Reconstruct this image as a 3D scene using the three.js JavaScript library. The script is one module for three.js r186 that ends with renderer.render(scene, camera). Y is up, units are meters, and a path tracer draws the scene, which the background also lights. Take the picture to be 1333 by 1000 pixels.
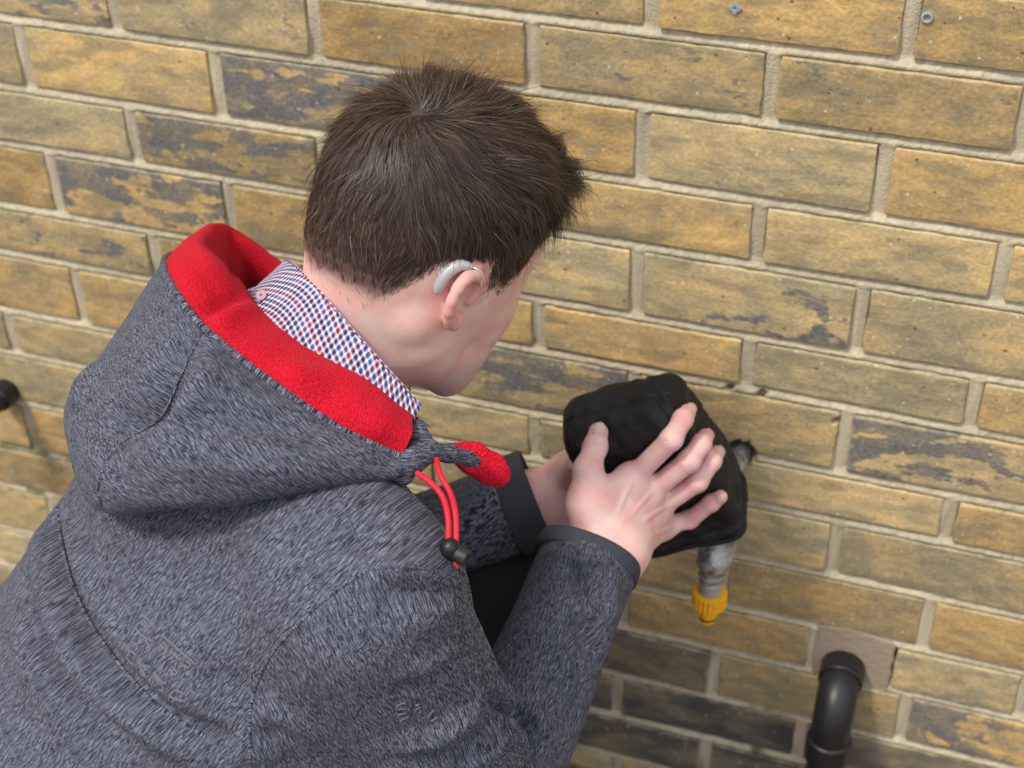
import * as THREE from 'three';
import { mergeGeometries, mergeVertices } from 'three/addons/utils/BufferGeometryUtils.js';
import { ImprovedNoise } from 'three/addons/math/ImprovedNoise.js';

// ---------------------------------------------------------------- camera, sky, sun, exposure
const scene = new THREE.Scene();
const camera = new THREE.PerspectiveCamera(28.07, 4 / 3, 0.05, 200);
camera.rotation.order = 'YXZ';
camera.position.set(0.6453, 0.4818, 1.2776);
camera.rotation.set(-0.6256, 0.3337, -0.0108);
camera.focus = 1.16;
camera.userData.fStop = 6.8;
camera.updateMatrixWorld(true);
scene.add(camera);

const renderer = new THREE.WebGLRenderer({ antialias: true });
renderer.toneMapping = THREE.LinearToneMapping;
renderer.toneMappingExposure = 2.06;
renderer.shadowMap.enabled = true;

{ // an even, high overcast sky: a little brighter overhead than at the horizon
  const w = 256, h = 128, data = new Float32Array(w * h * 4);
  for (let j = 0; j < h; j++) {
    const el = Math.sin(((j + 0.5) / h - 0.5) * Math.PI);
    for (let i = 0; i < w; i++) {
      const L = el > 0 ? 0.80 * (1 + 2 * el) / 3 : 0.16, k = (j * w + i) * 4;
      data[k] = L * 0.97; data[k + 1] = L; data[k + 2] = L * 1.06; data[k + 3] = 1;
    }
  }
  const sky = new THREE.DataTexture(data, w, h, THREE.RGBAFormat, THREE.FloatType);
  sky.mapping = THREE.EquirectangularReflectionMapping;
  sky.magFilter = sky.minFilter = THREE.LinearFilter;
  sky.needsUpdate = true;
  scene.background = sky; scene.environment = sky;
  scene.backgroundIntensity = scene.environmentIntensity = 1.0;
}
const sun = new THREE.DirectionalLight(0xfff4e6, 1.3);
sun.position.set(-1.5, 4.0, 2.8);
sun.target.position.set(0.2, -0.5, 0.3);
sun.castShadow = true; sun.shadow.radius = 20;
sun.shadow.mapSize.set(2048, 2048);
Object.assign(sun.shadow.camera, { left: -2, right: 2, top: 2, bottom: -2, near: 0.5, far: 9 });
scene.add(sun, sun.target);

// ---------------------------------------------------------------- helpers
let seed = 20240611;
const rnd = () => { seed = (seed + 0x6D2B79F5) | 0; let t = Math.imul(seed ^ (seed >>> 15), 1 | seed); t = (t + Math.imul(t ^ (t >>> 7), 61 | t)) ^ t; return ((t ^ (t >>> 14)) >>> 0) / 4294967296; };
const rr = (a, b) => a + (b - a) * rnd();
const hash = (a, b = 0, c = 0) => { let t = Math.imul((a | 0) ^ 0x9E3779B9, 0x85EBCA6B) ^ Math.imul((b | 0) + 0x7F4A7C15, 0xC2B2AE35) ^ Math.imul((c | 0) + 0x165667B1, 0x27D4EB2F); t ^= t >>> 15; t = Math.imul(t, 0x2C1B3C6D); t ^= t >>> 12; t = Math.imul(t, 0x297A2D39); t ^= t >>> 15; return (t >>> 0) / 4294967296; };
const perlin = new ImprovedNoise();
const noise = (x, y, z = 0) => perlin.noise(x, y, z);
const fbm = (x, y, z = 0, o = 4) => { let s = 0, a = 0.5, f = 1; for (let i = 0; i < o; i++) { s += a * perlin.noise(x * f, y * f, z + i * 7.3); a *= 0.5; f *= 2.03; } return s; };
// a quick flat noise for the textures
const PT = new Uint8Array(512), GX = new Float64Array(256), GY = new Float64Array(256);
{ for (let i = 0; i < 256; i++) { PT[i] = i; const a = hash(i, 77) * 6.28318; GX[i] = Math.cos(a) * 1.35; GY[i] = Math.sin(a) * 1.35; } for (let i = 255; i > 0; i--) { const j = Math.floor(hash(i, 78) * (i + 1)), t = PT[i]; PT[i] = PT[j]; PT[j] = t; } for (let i = 0; i < 256; i++) PT[i + 256] = PT[i]; }
const n2 = (x, y, s = 0) => {
  const fx = Math.floor(x), fy = Math.floor(y), X = (fx + ((s * 37) | 0)) & 255, Y = (fy + ((s * 59) | 0)) & 255, a = x - fx, b = y - fy;
  const u = a * a * a * (a * (a * 6 - 15) + 10), v = b * b * b * (b * (b * 6 - 15) + 10);
  const A = PT[X] + Y, B = PT[(X + 1) & 255] + Y, p = PT[A], q = PT[B], r = PT[A + 1], t = PT[B + 1];
  const n0 = GX[p] * a + GY[p] * b, n1 = GX[q] * (a - 1) + GY[q] * b, n3 = GX[r] * a + GY[r] * (b - 1), n4 = GX[t] * (a - 1) + GY[t] * (b - 1);
  const l = n0 + u * (n1 - n0), h = n3 + u * (n4 - n3); return l + v * (h - l);
};
const f2 = (x, y, s = 0, o = 4) => { let t = 0, a = 0.5, f = 1; for (let i = 0; i < o; i++) { t += a * n2(x * f, y * f, s + i * 7.3); a *= 0.5; f *= 2.03; } return t; };
const clamp = (x, a = 0, b = 1) => Math.min(b, Math.max(a, x));
const mix = (a, b, t) => a + (b - a) * t;
const sstep = (a, b, x) => { const t = clamp((x - a) / (b - a)); return t * t * (3 - 2 * t); };
const V = (x, y, z) => new THREE.Vector3(x, y, z);

// a photo pixel (1333 x 1000) at a depth along the lens axis, as a point of the place
const FPX = 2000.28, CM = camera.matrixWorld.clone(), CAMP = camera.position.clone();
const camdir = (x, y, z) => V(x, y, z).transformDirection(CM);
const pray = (px, py) => { const v = V((px - 666.5) / FPX, (500 - py) / FPX, -1); const m = CM.elements; return V(m[0] * v.x + m[4] * v.y + m[8] * v.z, m[1] * v.x + m[5] * v.y + m[9] * v.z, m[2] * v.x + m[6] * v.y + m[10] * v.z); };
const at = (px, py, d) => pray(px, py).multiplyScalar(d).add(CAMP);
const atZ = (px, py, z) => { const r = pray(px, py); return r.multiplyScalar((z - CAMP.z) / r.z).add(CAMP); };

const used = {};
const numbered = (n) => { const k = used[n] = (used[n] ?? -1) + 1; return k ? n + '_' + String(k).padStart(3, '0') : n; };
function mesh(name, geo, mat, parent) { const m = new THREE.Mesh(geo, mat); m.name = name; m.castShadow = m.receiveShadow = true; if (parent) parent.add(m); return m; }
function top(o, label, category, group) { o.name = numbered(o.name); o.userData.label = label; o.userData.category = category; if (group) o.userData.group = group; scene.add(o); return o; }
function struct(o) { o.userData.kind = 'structure'; scene.add(o); return o; }
function group(name) { const g = new THREE.Group(); g.name = name; return g; }

function tex(w, h, fn, { color = true, wrap = true } = {}) {
  const d = new Uint8Array(w * h * 4), c = [0, 0, 0];
  for (let j = 0; j < h; j++) for (let i = 0; i < w; i++) {
    fn(i, j, c); const k = (j * w + i) * 4;
    d[k] = clamp(c[0], 0, 255); d[k + 1] = clamp(c[1], 0, 255); d[k + 2] = clamp(c[2], 0, 255); d[k + 3] = 255;
  }
  const t = new THREE.DataTexture(d, w, h, THREE.RGBAFormat);
  if (color) t.colorSpace = THREE.SRGBColorSpace;
  t.magFilter = THREE.LinearFilter; t.minFilter = THREE.LinearMipmapLinearFilter; t.generateMipmaps = true;
  if (wrap) t.wrapS = t.wrapT = THREE.RepeatWrapping;
  t.needsUpdate = true;
  return t;
}

// ---- signed distance pieces (metres)
const sdSeg = (p, a, b, ra, rb) => {
  const bx = b.x - a.x, by = b.y - a.y, bz = b.z - a.z, px = p.x - a.x, py = p.y - a.y, pz = p.z - a.z;
  const t = clamp((px * bx + py * by + pz * bz) / (bx * bx + by * by + bz * bz + 1e-12));
  return Math.hypot(px - bx * t, py - by * t, pz - bz * t) - (ra + (rb - ra) * t);
};
const smin = (a, b, k) => { const h = Math.max(k - Math.abs(a - b), 0) / k; return Math.min(a, b) - h * h * k * 0.25; };
const smax = (a, b, k) => -smin(-a, -b, k);
const sdEll = (x, y, z, rx, ry, rz) => { const k0 = Math.hypot(x / rx, y / ry, z / rz), k1 = Math.hypot(x / (rx * rx), y / (ry * ry), z / (rz * rz)); return k1 < 1e-9 ? -Math.min(rx, ry, rz) : k0 * (k0 - 1) / k1; };

// ---- surface nets: one smooth closed skin round a distance field
function skin(sdf, min, max, cell) {
  const nx = Math.ceil((max.x - min.x) / cell) + 1, ny = Math.ceil((max.y - min.y) / cell) + 1, nz = Math.ceil((max.z - min.z) / cell) + 1;
  const F = new Float32Array(nx * ny * nz).fill(1e3), B = 6, p = V(0, 0, 0), I = (i, j, k) => (k * ny + j) * nx + i;
  for (let k = 0; k < nz; k += B) for (let j = 0; j < ny; j += B) for (let i = 0; i < nx; i += B) {
    p.set(min.x + (i + B / 2) * cell, min.y + (j + B / 2) * cell, min.z + (k + B / 2) * cell);
    const c = sdf(p), far = Math.abs(c) > B * cell * 1.35 + 0.012;
    for (let c2 = k; c2 < Math.min(k + B, nz); c2++) for (let b = j; b < Math.min(j + B, ny); b++) for (let a = i; a < Math.min(i + B, nx); a++) {
      if (far) F[I(a, b, c2)] = c; else { p.set(min.x + a * cell, min.y + b * cell, min.z + c2 * cell); F[I(a, b, c2)] = sdf(p); }
    }
  }
  const id = new Int32Array(nx * ny * nz).fill(-1), pos = [], idx = [];
  const E = [[0, 1], [2, 3], [4, 5], [6, 7], [0, 2], [1, 3], [4, 6], [5, 7], [0, 4], [1, 5], [2, 6], [3, 7]];
  const g = new Float32Array(8);
  for (let k = 0; k < nz - 1; k++) for (let j = 0; j < ny - 1; j++) for (let i = 0; i < nx - 1; i++) {
    let m = 0;
    for (let c = 0; c < 8; c++) { g[c] = F[I(i + (c & 1), j + ((c >> 1) & 1), k + (c >> 2))]; if (g[c] < 0) m |= 1 << c; }
    if (m === 0 || m === 255) continue;
    let x = 0, y = 0, z = 0, n = 0;
    for (const [a, b] of E) if ((g[a] < 0) !== (g[b] < 0)) {
      const t = g[a] / (g[a] - g[b]);
      x += (a & 1) + t * ((b & 1) - (a & 1)); y += ((a >> 1) & 1) + t * (((b >> 1) & 1) - ((a >> 1) & 1)); z += (a >> 2) + t * ((b >> 2) - (a >> 2)); n++;
    }
    id[I(i, j, k)] = pos.length / 3; pos.push(min.x + (i + x / n) * cell, min.y + (j + y / n) * cell, min.z + (k + z / n) * cell);
  }
  const quad = (a, b, c, d, flip) => { if (a < 0 || b < 0 || c < 0 || d < 0) return; if (flip) idx.push(a, c, b, a, d, c); else idx.push(a, b, c, a, c, d); };
  for (let k = 1; k < nz - 1; k++) for (let j = 1; j < ny - 1; j++) for (let i = 1; i < nx - 1; i++) {
    const s = F[I(i, j, k)] < 0;
    if (s !== F[I(i + 1, j, k)] < 0) quad(id[I(i, j - 1, k - 1)], id[I(i, j, k - 1)], id[I(i, j, k)], id[I(i, j - 1, k)], !s);
    if (s !== F[I(i, j + 1, k)] < 0) quad(id[I(i - 1, j, k - 1)], id[I(i - 1, j, k)], id[I(i, j, k)], id[I(i, j, k - 1)], !s);
    if (s !== F[I(i, j, k + 1)] < 0) quad(id[I(i - 1, j - 1, k)], id[I(i, j - 1, k)], id[I(i, j, k)], id[I(i - 1, j, k)], !s);
  }
  // settle the points on the surface and take the field's slope as normal
  const nor = new Float32Array(pos.length), q = V(0, 0, 0), e = cell * 0.35;
  for (let v = 0; v < pos.length; v += 3) {
    for (let it = 0; it < 2; it++) {
      q.set(pos[v], pos[v + 1], pos[v + 2]); const d = sdf(q);
      q.x += e; let gx = sdf(q) - d; q.x -= e; q.y += e; let gy = sdf(q) - d; q.y -= e; q.z += e; let gz = sdf(q) - d;
      const l = Math.hypot(gx, gy, gz) || 1; gx /= l; gy /= l; gz /= l;
      if (it === 0) { const s = clamp(d / (l / e), -cell * 0.5, cell * 0.5); pos[v] -= gx * s; pos[v + 1] -= gy * s; pos[v + 2] -= gz * s; }
      nor[v] = gx; nor[v + 1] = gy; nor[v + 2] = gz;
    }
  }
  const geo = new THREE.BufferGeometry();
  geo.setAttribute('position', new THREE.Float32BufferAttribute(pos, 3));
  geo.setAttribute('normal', new THREE.BufferAttribute(nor, 3));
  geo.setIndex(idx);
  return geo;
}
// walk a pixel's ray to a field's surface
function march(sdf, px, py, d0 = 0.6, d1 = 2.4) {
  const r = pray(px, py), l = r.length(), p = V(0, 0, 0); let t = d0;
  for (let i = 0; i < 260 && t < d1; i++) { p.copy(r).multiplyScalar(t).add(CAMP); const d = sdf(p); if (d < 0.0004) return { p: p.clone(), t }; t += Math.max(d * 0.7, 0.0003) / l; }
  return null;
}
function colorize(geo, fn) { const P = geo.attributes.position, N = geo.attributes.normal, c = new Float32Array(P.count * 3), o = [0, 0, 0]; const p = V(0, 0, 0), n = V(0, 0, 0); for (let i = 0; i < P.count; i++) { p.fromBufferAttribute(P, i); n.fromBufferAttribute(N, i); fn(p, n, o); c.set(o, i * 3); } geo.setAttribute('color', new THREE.BufferAttribute(c, 3)); return geo; }
function setUV(geo, fn) { const P = geo.attributes.position, u = new Float32Array(P.count * 2), p = V(0, 0, 0); for (let i = 0; i < P.count; i++) { p.fromBufferAttribute(P, i); const r = fn(p, i); u[i * 2] = r[0]; u[i * 2 + 1] = r[1]; } geo.setAttribute('uv', new THREE.BufferAttribute(u, 2)); return geo; }
const tube = (pts, r, seg = 24, rad = 8, closed = false) => new THREE.TubeGeometry(new THREE.CatmullRomCurve3(pts, closed), seg, r, rad, closed);

// ---- a cloth patch through a net of control points: rows[r][c], interpolating in both directions
function patch(net, su, sv, { lift } = {}) {
  const R = net.length, C = net[0].length, cr = (a, b, c, d, t) => 0.5 * (2 * b + (c - a) * t + (2 * a - 5 * b + 4 * c - d) * t * t + (3 * b - a - 3 * c + d) * t * t * t);
  const g = (r, c) => net[clamp(r, 0, R - 1)][clamp(c, 0, C - 1)];
  const ev = (u, v, o) => {
    const c = Math.min(Math.floor(u), C - 2), r = Math.min(Math.floor(v), R - 2), tu = u - c, tv = v - r;
    for (const k of ['x', 'y', 'z']) { const q = []; for (let a = -1; a <= 2; a++) q.push(cr(g(r + a, c - 1)[k], g(r + a, c)[k], g(r + a, c + 1)[k], g(r + a, c + 2)[k], tu)); o[k] = cr(q[0], q[1], q[2], q[3], tv); }
    return o;
  };
  const nu = (C - 1) * su, nv = (R - 1) * sv, P = [], p = V(0, 0, 0);
  for (let j = 0; j <= nv; j++) for (let i = 0; i <= nu; i++) P.push(ev(i / su, j / sv, p).clone());
  const at_ = (i, j) => P[clamp(j, 0, nv) * (nu + 1) + clamp(i, 0, nu)];
  const N = P.map((_, k) => { const i = k % (nu + 1), j = (k / (nu + 1)) | 0; return at_(i + 1, j).clone().sub(at_(i - 1, j)).cross(at_(i, j + 1).clone().sub(at_(i, j - 1))).normalize(); });
  // uv in metres along the cloth
  const uv = new Float32Array(P.length * 2);
  const mid = Math.round(nv / 2);
  const su_ = [0]; for (let i = 1; i <= nu; i++) su_.push(su_[i - 1] + at_(i, mid).distanceTo(at_(i - 1, mid)));
  for (let i = 0; i <= nu; i++) { let s = 0; for (let j = 0; j <= nv; j++) { if (j) s += at_(i, j).distanceTo(at_(i, j - 1)); const k = j * (nu + 1) + i; uv[k * 2] = su_[i]; uv[k * 2 + 1] = s; } }
  const pos = new Float32Array(P.length * 3), idx = [];
  P.forEach((q, k) => { if (lift) { const d = lift(q, k % (nu + 1) / su, ((k / (nu + 1)) | 0) / sv, N[k]); q = q.clone().addScaledVector(N[k], d); } pos[k * 3] = q.x; pos[k * 3 + 1] = q.y; pos[k * 3 + 2] = q.z; });
  for (let j = 0; j < nv; j++) for (let i = 0; i < nu; i++) { const a = j * (nu + 1) + i, b = a + 1, c = a + nu + 1, d = c + 1; idx.push(a, b, d, a, d, c); }
  const geo = new THREE.BufferGeometry();
  geo.setAttribute('position', new THREE.BufferAttribute(pos, 3)); geo.setAttribute('uv', new THREE.BufferAttribute(uv, 2)); geo.setIndex(idx); geo.computeVertexNormals();
  geo.userData.eval = (u, v) => ev(u, v, V(0, 0, 0));
  return geo;
}

// ================================================================ THE PLACE: yellow stock-brick wall and paved ground
const GROUND = -1.082;
// perpend joints read off the photograph: [course, half-brick number, pixel x, pixel y]
const PERP = {};
for (const [r, u, x, y] of [[0, 1.5, 847, 15], [0, 2.5, 1185, 34], [1, 1, 692, 72], [1, 2, 1003, 115], [2, 1.5, 835, 191], [2, 2.5, 1148, 235], [3, 2, 986, 311], [3, 3, 1302, 360],
  [4, 1.5, 828, 370], [4, 2.5, 1118, 419], [5, 1, 700, 436], [5, 2, 973, 470], [5, 3, 1266, 530], [6, 2.5, 1098, 572], [7, 3, 1234, 679], [8, 2.5, 1085, 719], [9, 3, 1206, 812], [11, 2, 929, 877], [11, 3, 1176, 929],
  [12, 2.5, 1041, 962], [1, -1, 148, 20], [1, 0, 409, 43], [2, -1.5, 30, 73], [2, -0.5, 282, 115], [3, -1, 173, 180], [4, -1.5, 69, 234], [4, -0.5, 299, 271], [5, -1, 199, 323], [6, -1.5, 103, 388], [7, -2, 12, 426]])
  PERP[r + '_' + u] = atZ(x, y, 0).x;
const BEDS = {};
for (const [k, x, y] of [[1, 1170, 81], [1, 778, 37], [2, 1003, 159], [2, 1317, 208], [3, 984, 264], [3, 1292, 306], [4, 974, 345], [4, 1268, 392], [5, 974, 443], [5, 1119, 459], [6, 1161, 543], [7, 1182, 635], [8, 1161, 694],
  [9, 1182, 772], [10, 1184, 842], [10, 840, 770], [10, 1062, 815], [11, 840, 826], [11, 1058, 872], [11, 1173, 903], [12, 840, 889], [12, 1047, 937], [12, 1110, 951], [13, 840, 944], [13, 1040, 990]])
  (BEDS[k] ??= []).push(atZ(x, y, 0).y);
const bed = (k) => BEDS[k] ? BEDS[k].reduce((a, b) => a + b) / BEDS[k].length : -k * 0.075;
const perp = (r, u) => PERP[r + '_' + u] ?? u * 0.225 + (hash(r, u * 2, 3) - 0.5) * 0.008;
const half = (r) => (((r % 2) + 2) % 2 ? 0 : 0.5);
const JOINT = 0.0062;
const PAD = { x0: atZ(1061, 850, 0).x, x1: atZ(1156, 880, 0).x };
// small holes in the wall: pixel, radius, depth
const PITS = [[964, 590, 0.0155, 0.03], [970, 485, 0.0042, 0.02], [947, 507, 0.0036, 0.015], [991, 514, 0.0036, 0.015], [1090, 548, 0.004, 0.01]].map(([x, y, r, d]) => { const p = atZ(x, y, 0); return { x: p.x, y: p.y, r, d }; });
const pit = (x, y) => { let z = 0; for (const q of PITS) { const d = Math.hypot(x - q.x, y - q.y) / (q.r * (1 + 0.22 * noise(x * 180, y * 180, q.x * 50))); if (d < 1.2) z = Math.max(z, q.d * sstep(1.08, 0.86, d)); } return z; };

const ROW0 = -4, ROW1 = 14, U0 = -5.5, U1 = 6.5;
const bricks = [];
for (let r = ROW0; r <= ROW1; r++) for (let u = U0 + half(r) - 0.5; u < U1; u++) {
  let x0 = perp(r, u) + JOINT, x1 = perp(r, u + 1) - JOINT; const y1 = bed(r) - JOINT * 0.9, y0 = bed(r + 1) + JOINT * 0.9;
  if (r === 10 && u === 2.5) x0 = PAD.x1 + 0.004;
  if (r === 10 && u === 1.5) x1 = Math.min(x1, PAD.x0 - 0.003);
  bricks.push({ r, u, x0, x1, y0, y1 });
}
// ---- what the bricks are made of: colour by place on the wall, a character of its own for each brick
// dark fired smears seen on single bricks: course_unit -> [amount, top bias, left bias]
const SMEAR = { '2_-0.5': [0.75, 0.15, 0.35], '3_-1': [0.62, 0.25, 0.5], '4_-1.5': [0.6, 0.45, 0.3], '6_2.5': [0.62, 0.4, 0.75], '6_0.5': [0.6, 0.8, 0.1], '11_3': [0.55, 0.1, 0.9], '1_-2': [0.35, 0.3, 0], '5_-2': [0.3, 0, 0], '4_1.5': [0.06, -0.5, -0.6] };
const TONE = { '0_1.5': 1, '2_0.5': 1.05, '2_2.5': 1, '3_1': 0.75, '5_1': 0.7, '9_3': 0.9, '7_3': 0.9, '1_-1': 0.1, '0_-0.5': 0, '2_-1.5': 0.75, '3_-2': 0.1, '1_1': 0.35, '1_2': 0.55, '2_1.5': 0.25, '3_2': 0.35, '4_1.5': 0.2, '5_2': 0.05, '0_2.5': 0.7, '4_2.5': 0.3, '5_3': 0.6, '6_1.5': 0.4, '7_2': 0.35, '8_2.5': 0.1, '4_-0.5': 0.9 };
const GREYB = { '12_0.5': 0.85, '12_1.5': 0.9, '12_2.5': 0.7, '13_0': 0.8, '13_1': 0.85, '13_2': 0.8, '11_1': 0.75, '11_2': 0.25, '12_-1.5': 0.5, '13_-2': 0.6 };
const T0 = [174, 162, 127], T1 = [188, 158, 104], GREY = [104, 105, 107];
function brickColor(x, y, b, c) {
  const s = hash(b.r, b.u * 2, 11) * 97, fx = (x - b.x0) / (b.x1 - b.x0), fy = (y - b.y0) / (b.y1 - b.y0);
  let t = TONE[b.r + '_' + b.u] ?? 1.05 * hash(b.r, b.u * 2, 5);
  const big = f2(x * 11 + s, y * 22, s, 3), mid = f2(x * 38 + s, y * 95, s + 4, 3), fine = f2(x * 210, y * 330, s, 3);
  t = clamp(t + big * 0.9 + mid * 0.45);
  let R = mix(T0[0], T1[0], t), G = mix(T0[1], T1[1], t), Bl = mix(T0[2], T1[2], t);
  const br = 1 + (hash(b.r, b.u * 2, 6) - 0.5) * 0.2 + big * 0.22 + mid * 0.20 + fine * 0.22;
  R *= br; G *= br; Bl *= br;
  const cool = sstep(0.06, 0.30, f2(x * 16 - s, y * 44 + s, 9, 4) + 0.03); // grey clouding in the clay
  R = mix(R, 128, cool * 0.42); G = mix(G, 122, cool * 0.42); Bl = mix(Bl, 102, cool * 0.42);
  const sm = SMEAR[b.r + '_' + b.u] ?? [hash(b.r, b.u * 2, 8) > 0.85 ? 0.05 : 0, 0, 0];
  if (sm[0] > 0.01) {
    const n = f2(x * 19 + s, y * 52 - s, 3, 5) * 1.5 + sm[1] * (fy - 0.45) * 1.2 - sm[2] * (fx - 0.4) * 1.1 + (sm[0] - 0.55);
    const d = sstep(-0.06, 0.12, n + 0.35 * f2(x * 130, y * 190, 7, 2)) * (0.62 + 0.3 * sstep(-0.2, 0.3, f2(x * 26, y * 40, 13, 3))); R = mix(R, GREY[0] + fine * 40, d); G = mix(G, GREY[1] + fine * 40, d); Bl = mix(Bl, GREY[2] + fine * 40, d);
  }
  const gb = GREYB[b.r + '_' + b.u]; if (gb) { const g = gb * (0.7 + 0.6 * sstep(-0.3, 0.3, f2(x * 14, y * 30, 44, 4))); R = mix(R, 92, g); G = mix(G, 88, g); Bl = mix(Bl, 78, g); } // single bricks fired grey
  const spot = n2(x * 150 + s, y * 170, 21); if (spot > 0.78) { R *= 0.62; G *= 0.55; Bl *= 0.5; }
  const rust = n2(x * 95 - s, y * 120, 51); if (rust > 0.8) { R = mix(R, 110, 0.7); G = mix(G, 62, 0.7); Bl = mix(Bl, 40, 0.7); }
  const lime = n2(x * 190 + s, y * 210, 71); if (lime > 0.68) { R = mix(R, 225, 0.75); G = mix(G, 220, 0.75); Bl = mix(Bl, 205, 0.75); }
  const wear = Math.min(fx * (b.x1 - b.x0), (1 - fx) * (b.x1 - b.x0), fy * (b.y1 - b.y0), (1 - fy) * (b.y1 - b.y0)); // mortar dragged over the arrises
  const drag = sstep(0.0032, 0.0, wear + 0.0045 * f2(x * 60, y * 60, 17, 4)); R = mix(R, 196, drag * 0.6); G = mix(G, 186, drag * 0.6); Bl = mix(Bl, 152, drag * 0.6);
  const gr = (hash(Math.round(x * 2600), Math.round(y * 2600), 5) - 0.5) * 16; c[0] = R + gr; c[1] = G + gr; c[2] = Bl + gr;
}
const rowBricks = {}; for (const b of bricks) (rowBricks[b.r] ??= []).push(b);
const TEXW = [{ x0: -1.0, x1: 0.34, y0: -1.13, y1: 0.1, n: 1024 }, { x0: 0.02, x1: 1.06, y0: -1.13, y1: 0.1, n: 2048 }];
const brickMats = TEXW.map((T) => {
  const map = tex(T.n, T.n, (i, j, c) => {
    const x = mix(T.x0, T.x1, (i + 0.5) / T.n), y = mix(T.y0, T.y1, (j + 0.5) / T.n); let r = Math.floor(-y / 0.075);
    if (y > bed(r)) r--; else if (y < bed(r + 1)) r++;
    const L = rowBricks[clamp(r, ROW0, ROW1)]; let b = L[0]; for (const q of L) if (x > q.x0 - JOINT) b = q;
    brickColor(x, y, b, c);
  });
  return map;
});
const grain = tex(512, 512, (i, j, c) => { // fired clay: pits and sand, 0.25 m square
  const a = i / 512 * Math.PI * 2, x = i / 512, y = j / 512;
  const wrapn = (f, o) => { const n = (dx, dy) => f2((x + dx) * f, (y + dy) * f, o, 3); return mix(mix(n(0, 0), n(-1, 0), x), mix(n(0, -1), n(-1, -1), x), y); };
  let v = 128 + wrapn(60, 3) * 120 + wrapn(18, 5) * 90; const p = wrapn(95, 9); if (p > 0.22) v -= (p - 0.22) * 420;
  c[0] = c[1] = c[2] = v;
}, { color: false });
const clayMats = brickMats.map((map) => { const m = new THREE.MeshStandardMaterial({ map, roughness: 0.93, bumpMap: grain, bumpScale: 0.0008 }); return m; });
// the bump is laid in metres on the second uv set, the colour in wall metres on the first
grain.channel = 1;

const wall = group('brick_wall');
function brickGeo(b, T) {
  const w = b.x1 - b.x0, h = b.y1 - b.y0, hit = PITS.some((q) => q.x > b.x0 - 0.02 && q.x < b.x1 + 0.02 && q.y > b.y0 - 0.02 && q.y < b.y1 + 0.02);
  const nx = hit ? 84 : 14, ny = hit ? 26 : 5, xs = [0, 0], ys = [0, 0];
  const e = 0.0022; for (let i = 0; i <= nx; i++) xs.push(e + (w - 2 * e) * i / nx); xs.push(w, w); for (let i = 0; i <= ny; i++) ys.push(e + (h - 2 * e) * i / ny); ys.push(h, h);
  const X = xs.length, Y = ys.length, pos = [], uv = [], uv1 = [], idx = [], proud = hash(b.r, b.u * 2, 31) * 0.002, tilt = (hash(b.r, b.u * 2, 32) - 0.5) * 0.006, tilt2 = (hash(b.r, b.u * 2, 33) - 0.5) * 0.02;
  for (let j = 0; j < Y; j++) for (let i = 0; i < X; i++) {
    let x = b.x0 + xs[i], y = b.y0 + ys[j]; const ring = Math.min(i, j, X - 1 - i, Y - 1 - j);
    let z = proud + tilt * (xs[i] / w - 0.5) + tilt2 * (ys[j] - h / 2) + 0.0009 * noise(x * 40, y * 60, 2) * (hit ? 0.5 : 1);
    if (ring <= 1) { const q = 0.0035; if (i <= 1 || i >= X - 2) x += (i <= 1 ? 1 : -1) * (0.0012 + q * (fbm(y * 75, b.r * 3.7, b.u * 5 + (i < 3 ? 0 : 9), 3))); if (j <= 1 || j >= Y - 2) y += (j <= 1 ? 1 : -1) * (0.0008 + q * 0.8 * fbm(x * 55, b.r * 5.1, b.u + (j < 3 ? 0 : 9), 3)); }
    if (ring === 0) z = -0.024; else if (ring === 1) z -= 0.0017 + 0.0009 * noise(x * 120, y * 120, 7);
    else if (!hit) z -= 0.0006 * sstep(0.1, 0.5, noise(x * 90, y * 110, 13)) * 2;
    if (ring >= 1 && hit) z -= pit(x, y);
    pos.push(x, y, z); uv.push((x - T.x0) / (T.x1 - T.x0), (y - T.y0) / (T.y1 - T.y0)); uv1.push(x / 0.25, y / 0.25);
  }
  for (let j = 0; j < Y - 1; j++) for (let i = 0; i < X - 1; i++) { const a = j * X + i; idx.push(a, a + 1, a + X + 1, a, a + X + 1, a + X); }
  const g = new THREE.BufferGeometry(); g.setAttribute('position', new THREE.Float32BufferAttribute(pos, 3)); g.setAttribute('uv', new THREE.Float32BufferAttribute(uv, 2)); g.setAttribute('uv1', new THREE.Float32BufferAttribute(uv1, 2)); g.setIndex(idx); g.computeVertexNormals();
  return g;
}
const inView = [], beyond = [[], []];
for (const b of bricks) {
  const side = (b.x0 + b.x1) / 2 > 0.16 ? 1 : 0, g = brickGeo(b, TEXW[side]);
  if (b.r >= -1 && b.x1 > -0.95 && b.x0 < 1.05) mesh(numbered('brick'), g, clayMats[side], wall); else beyond[side].push(g);
}
beyond.forEach((l, i) => { const m = mesh('outer_brickwork', mergeGeometries(l), clayMats[i], wall); m.userData.kind = 'stuff'; });
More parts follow.
